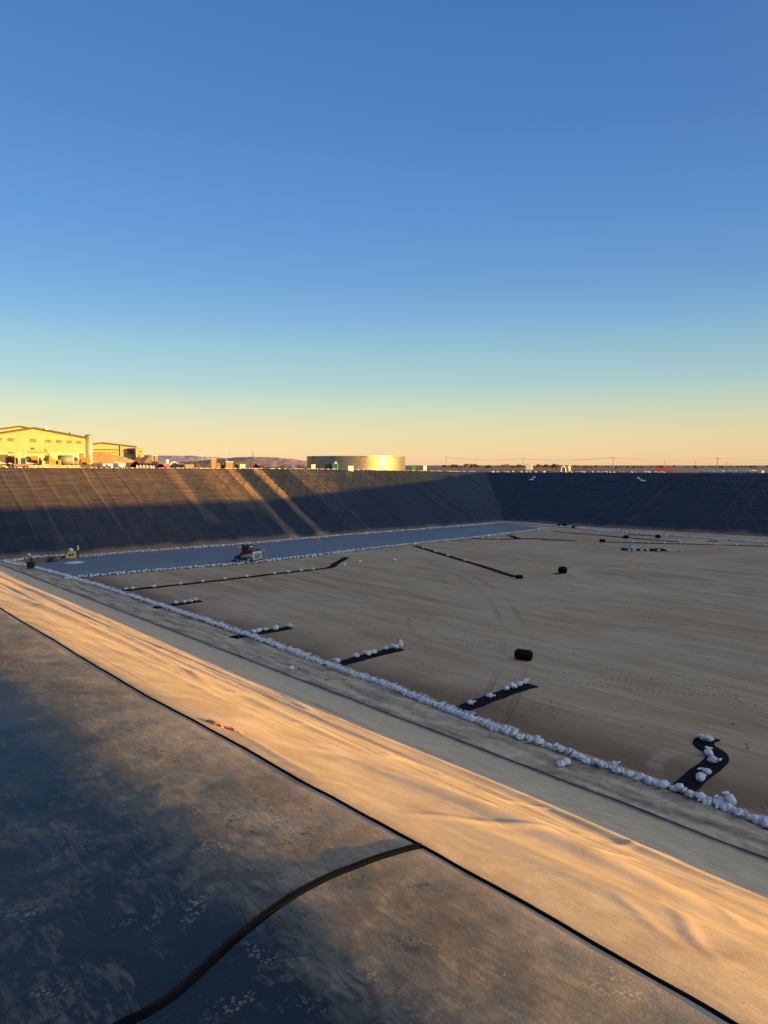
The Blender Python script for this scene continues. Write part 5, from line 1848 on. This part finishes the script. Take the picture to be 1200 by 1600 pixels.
# white hoop and drum on the far right rim
DH = 232.0
k = mpp(DH)
t = far_thing("hoop_frame", "white hoop shaped frame standing left of the grey drum", "frame", 880.5, DH)
pts = [(3.4 * k * math.cos(a) , 0, 2.0 * k + 6.2 * k * math.sin(a)) for a in np.linspace(0, math.pi, 14)]
MB().tube([(3.4 * k, 0, -.3)] + pts + [(-3.4 * k, 0, -.3)], .13, 8).build("hoop", M_WHITE, t, True)
MB().ball((0, .3, 1.0), .9, 2, (.6, .5, 1.0)).build("cover", M_BROWN, t, True)
t = far_thing("storage_drum", "grey green drum tank with red fittings right of the white hoop", "tank", 887.5, DH + 2)
MB().cyl((0, 0, -.2), (0, 0, 8.6 * k), 3.8 * k, n=24).build("drum", M_GREYP, t)
MB().cyl((0, 0, 8.6 * k + .002), (0, 0, 9.6 * k), 3.9 * k, 2.4 * k, 24).build("top", M_DGREEN, t)
MB().cyl((1.2 * k, -4.0 * k, -.2), (1.2 * k, -4.0 * k, 5.5 * k), .10, n=8).box(2.0 * k, 4.6 * k, -4.4 * k, -4.0 * k, -.2, 1.4 * k).build("fitting", M_REDL, t)
t = far_thing("white_box_tank", "pale box tank with a bright end far beyond the right bank", "tank", 827, 330)
k = mpp(330)
MB().box(-5.5 * k, 3.0 * k, -1.2, 1.2, -.3, zpx(726.2, 330) - t.location.z, .05).build("tank_body", M_GREYP, t)
MB().box(3.05 * k, 4.8 * k, -1.2, 1.2, -.3, zpx(725.8, 330) - t.location.z, .05).build("tank_end", M_WHITE, t)

# orange safety fence on the right rim
DF = 196.0
k = mpp(DF)
t = far_thing("safety_fence", "orange mesh safety fence on the right rim", "fence", 1038, DF)
b0 = 0
for i in range(6):
    x = (-12.5 + i * 5) * k
    MB().cyl((x, 0, -.3), (x, 0, 1.25), .035, n=8).build("post", M_DARK, t)
m = MB()
for j in range(7):
    z = .12 + j * .16
    m.box(-12.5 * k, 12.5 * k, -.02, .02, z, z + .10)
for i in range(34):
    x = (-12.4 + i * .75) * k
    m.box(x, x + .05, -.03, .03, .12, 1.18)
m.build("mesh", M_ORANGE, t)

# ---------------------------------------------------------------- power line
def pole(px, ytop, depth, label, arm=True, group=None, r=0.14):
    t = far_thing("power_pole", label, "pole", px, depth, 0, group)
    hh = zpx(ytop, depth) - t.location.z
    MB().cyl((0, 0, -.5), (0, 0, hh), r * 1.3, r * .8, 10).build("mast", M_BROWN, t)
    if arm:
        MB().box(-1.3, 1.3, -.06, .06, hh - .9, hh - .72).build("crossarm", M_BROWN, t)
        m = MB()
        for x in (-1.15, 0, 1.15): m.cyl((x, 0, hh - .72), (x, 0, hh - .45), .07, n=8)
        m.build("insulator", M_GREYP, t)
    return t.location + Vector((0, 0, hh - .5))


tops = []
for (px, yt, dp, lab) in [(697, 714, 760, "power pole right of the round tank, leftmost of the line"), (817.5, 716, 720, "power pole above the pale box tank"), (958, 714, 560, "power pole left of the orange fence"),
                          (1121, 714.5, 560, "power pole above the white bag line at far right"), (1290, 713, 560, "power pole beyond the right photo edge")]:
    tops.append(pole(px, yt, dp, lab, r=0.22))
for (px, yt, dp, lab) in [(1135, 721.5, 800, "small distant pole right of the far right power pole"), (1039, 720, 900, "small distant pole above the orange fence"), (1086, 721, 900, "small distant pole between the fence and the far right pole")]:
    pole(px, yt, dp, lab, r=0.25)
for (px, yt, dp, lab) in [(354, 697, 900, "thin tall mast rising over the crates"), (332, 702, 900, "thin faint mast left of the taller one"), (316, 704, 900, "thin faint mast leftmost of three over the hills")]:
    t = far_thing("mast", lab, "mast", px, dp)
    MB().cyl((0, 0, -1), (0, 0, zpx(yt, dp) - t.location.z), .16, .08, 6).build("mast_tube", M_GREYP, t)
t = far_thing("well_derrick", "small dark derrick on the hill left of the round tank", "derrick", 395, 1250)
t.location.z = zpx(714.5, 1250)
MB().cyl((-1.6, 0, -3), (0, 0, 10), .35, .15, 6).cyl((1.6, 0, -3), (0, 0, 10), .35, .15, 6).box(-1.2, 1.2, -.3, .3, 3, 3.5).build("tower", M_DARK, t)
cu = MB()
for a, b in zip(tops[:-1], tops[1:]):
    for off in (-1.1, 1.1):
        pts = []
        for i in range(17):
            u = i / 16
            p = a.lerp(b, u) + RGT * off
            p.z -= 4 * 1.6 * u * (1 - u)
            pts.append(p)
        for p, q_ in zip(pts[:-1], pts[1:]):
            cu.cyl(p, q_, .05, n=4, caps=False)
o = cu.build("power_lines", plain("line_cable", (0.30, 0.24, 0.18), .7))
tag(o, "thin power lines strung between the poles over the far plain", "power line")

# ---------------------------------------------------------------- hills
def hills(name, px0, px1, d0, d1, prof, mat, seed):
    a = np.linspace(px0, px1, 150); dd = np.linspace(d0, d1, 50)
    A, D = np.meshgrid(a, dd, indexing='ij')
    dx = (A - 600) / 1168.0
    X = (FWD.x + RGT.x * dx) * D; Y = (FWD.y + RGT.y * dx) * D
    dm = (d0 + d1) / 2
    top = (727 - np.interp(A, [p[0] for p in prof], [p[1] for p in prof])) * dm / 1168.0 + H - 10.4
    v = (D - d0) / (d1 - d0)
    env = np.sin(np.pi * np.clip(v, 0, 1)) ** 0.8
    Z = 10.4 - 1.5 + np.maximum(top + 1.5, 0) * env * (1 + 0.06 * fbm(A * .05, v * 5, seed, 3))
    return grid_mesh(name, X, Y, Z, mat)


def hill_material(name, a, b, c):
    k = NM(name)
    v = k.coord()
    n = k.noise(v, 0.012, 7.0, 0.65)
    n2 = k.noise(v, 0.06, 5.0, 0.6)
    col = k.mix(k.ramp(n, .35, .65), a + (1,), b + (1,))
    col = k.mix(k.ramp(n2, .58, .68, 0, .8), col, c + (1,))
    return k.done(col, .95, k.bump(n2, .6, 3.0), .05)


hills("far_hills", 60, 420, 1900, 2900, [(60, 716), (150, 714), (205, 713), (232, 711.5), (300, 712.5), (350, 716), (420, 722)], hill_material("hazed_far_hill", (.42, .31, .29), (.46, .35, .32), (.50, .40, .38)), 901)  # distance haze put into these pale, low-contrast hill colours
hills("near_hills", 280, 530, 1200, 1700, [(280, 727), (320, 719), (360, 715.5), (395, 714), (430, 715.2), (455, 717), (480, 720.5), (530, 727)], hill_material("near_hill_soil", (.38, .24, .19), (.32, .22, .18), (.62, .50, .46)), 902)

# ---------------------------------------------------------------- bushes and small trees on the far plain
def leaf_mat(name, c):
    k = NM(name)
    n = k.noise(k.coord(), 0.9, 3.0)
    return k.done(k.mix(k.ramp(n, .3, .7), tuple(x * .65 for x in c) + (1,), tuple(x * 1.25 for x in c) + (1,)), .9, None, .1)


M_LEAF = leaf_mat("brown_green_leaves", (0.085, 0.060, 0.036))
M_BARK = plain("bark", (0.10, 0.07, 0.05), .9)


def crown_mesh(seed, n=170):
    rs = np.random.RandomState(seed)
    V = []; F_ = []
    blobs = [(rs.uniform(-.9, .9), rs.uniform(-.6, .6), rs.uniform(.7, 1.5), rs.uniform(.45, .8)) for _ in range(6)]
    for i in range(n):
        b = blobs[rs.randint(6)]
        d = rs.normal(size=3); d /= np.linalg.norm(d)
        c = np.array(b[:3]) + d * b[3] * rs.uniform(.4, 1.0) ** .5 * np.array([1, 1, .8])
        s = rs.uniform(.10, .24)
        u = rs.normal(size=3); u /= np.linalg.norm(u)
        w = np.cross(u, d); w /= np.linalg.norm(w) + 1e-6
        base = len(V)
        V += [c + u * s, c + w * s, c - u * s, c - w * s]
        F_.append((base, base + 1, base + 2, base + 3))
    me = bpy.data.meshes.new("crown")
    me.from_pydata([tuple(v) for v in V], [], F_); me.materials.append(M_LEAF); me.update()
    return me


def trunk_mesh():
    m = MB()
    m.cyl((0, 0, -.4), (0, 0, .7), .10, .07, 8).cyl((0, 0, .6), (.35, .1, 1.2), .06, .03, 6).cyl((0, 0, .6), (-.35, -.1, 1.15), .06, .03, 6)
    o = m.build("trunk", M_BARK)
    me = o.data
    bpy.data.objects.remove(o)
    return me


CROWNS = [crown_mesh(s) for s in range(6)]
TRUNK = trunk_mesh()
q = random.Random(77)


def bush(px, depth, s, label, group):
    t = far_thing("scrub_tree", label, "tree", px, depth, q.uniform(0, 6), group)
    for nm, me, sc in (("crown", CROWNS[q.randrange(6)], (s * q.uniform(1.0, 1.5), s, s * q.uniform(.8, 1.1))), ("trunk", TRUNK, (s, s, s))):
        o = bpy.data.objects.new(nm, me); COL.objects.link(o); o.parent = t; o.scale = sc


for i in range(46):
    px = q.choice([q.uniform(672, 715), q.uniform(715, 840), q.uniform(715, 840), q.uniform(838, 876)])
    bush(px, q.uniform(420, 640), q.uniform(.9, 1.7), "dark scrub tree on the plain between the round tank and the white hoop", "scrub trees beyond the pit corner")
for i in range(70):
    bush(q.uniform(895, 1215), q.uniform(420, 800), q.uniform(.6, 1.2), "small scrub bush on the plain beyond the right bank", "scrub beyond the right bank")
for i in range(16):
    bush(q.uniform(395, 475), q.uniform(430, 700), q.uniform(.7, 1.3), "small scrub bush below the hills left of the round tank", "scrub below the hills")
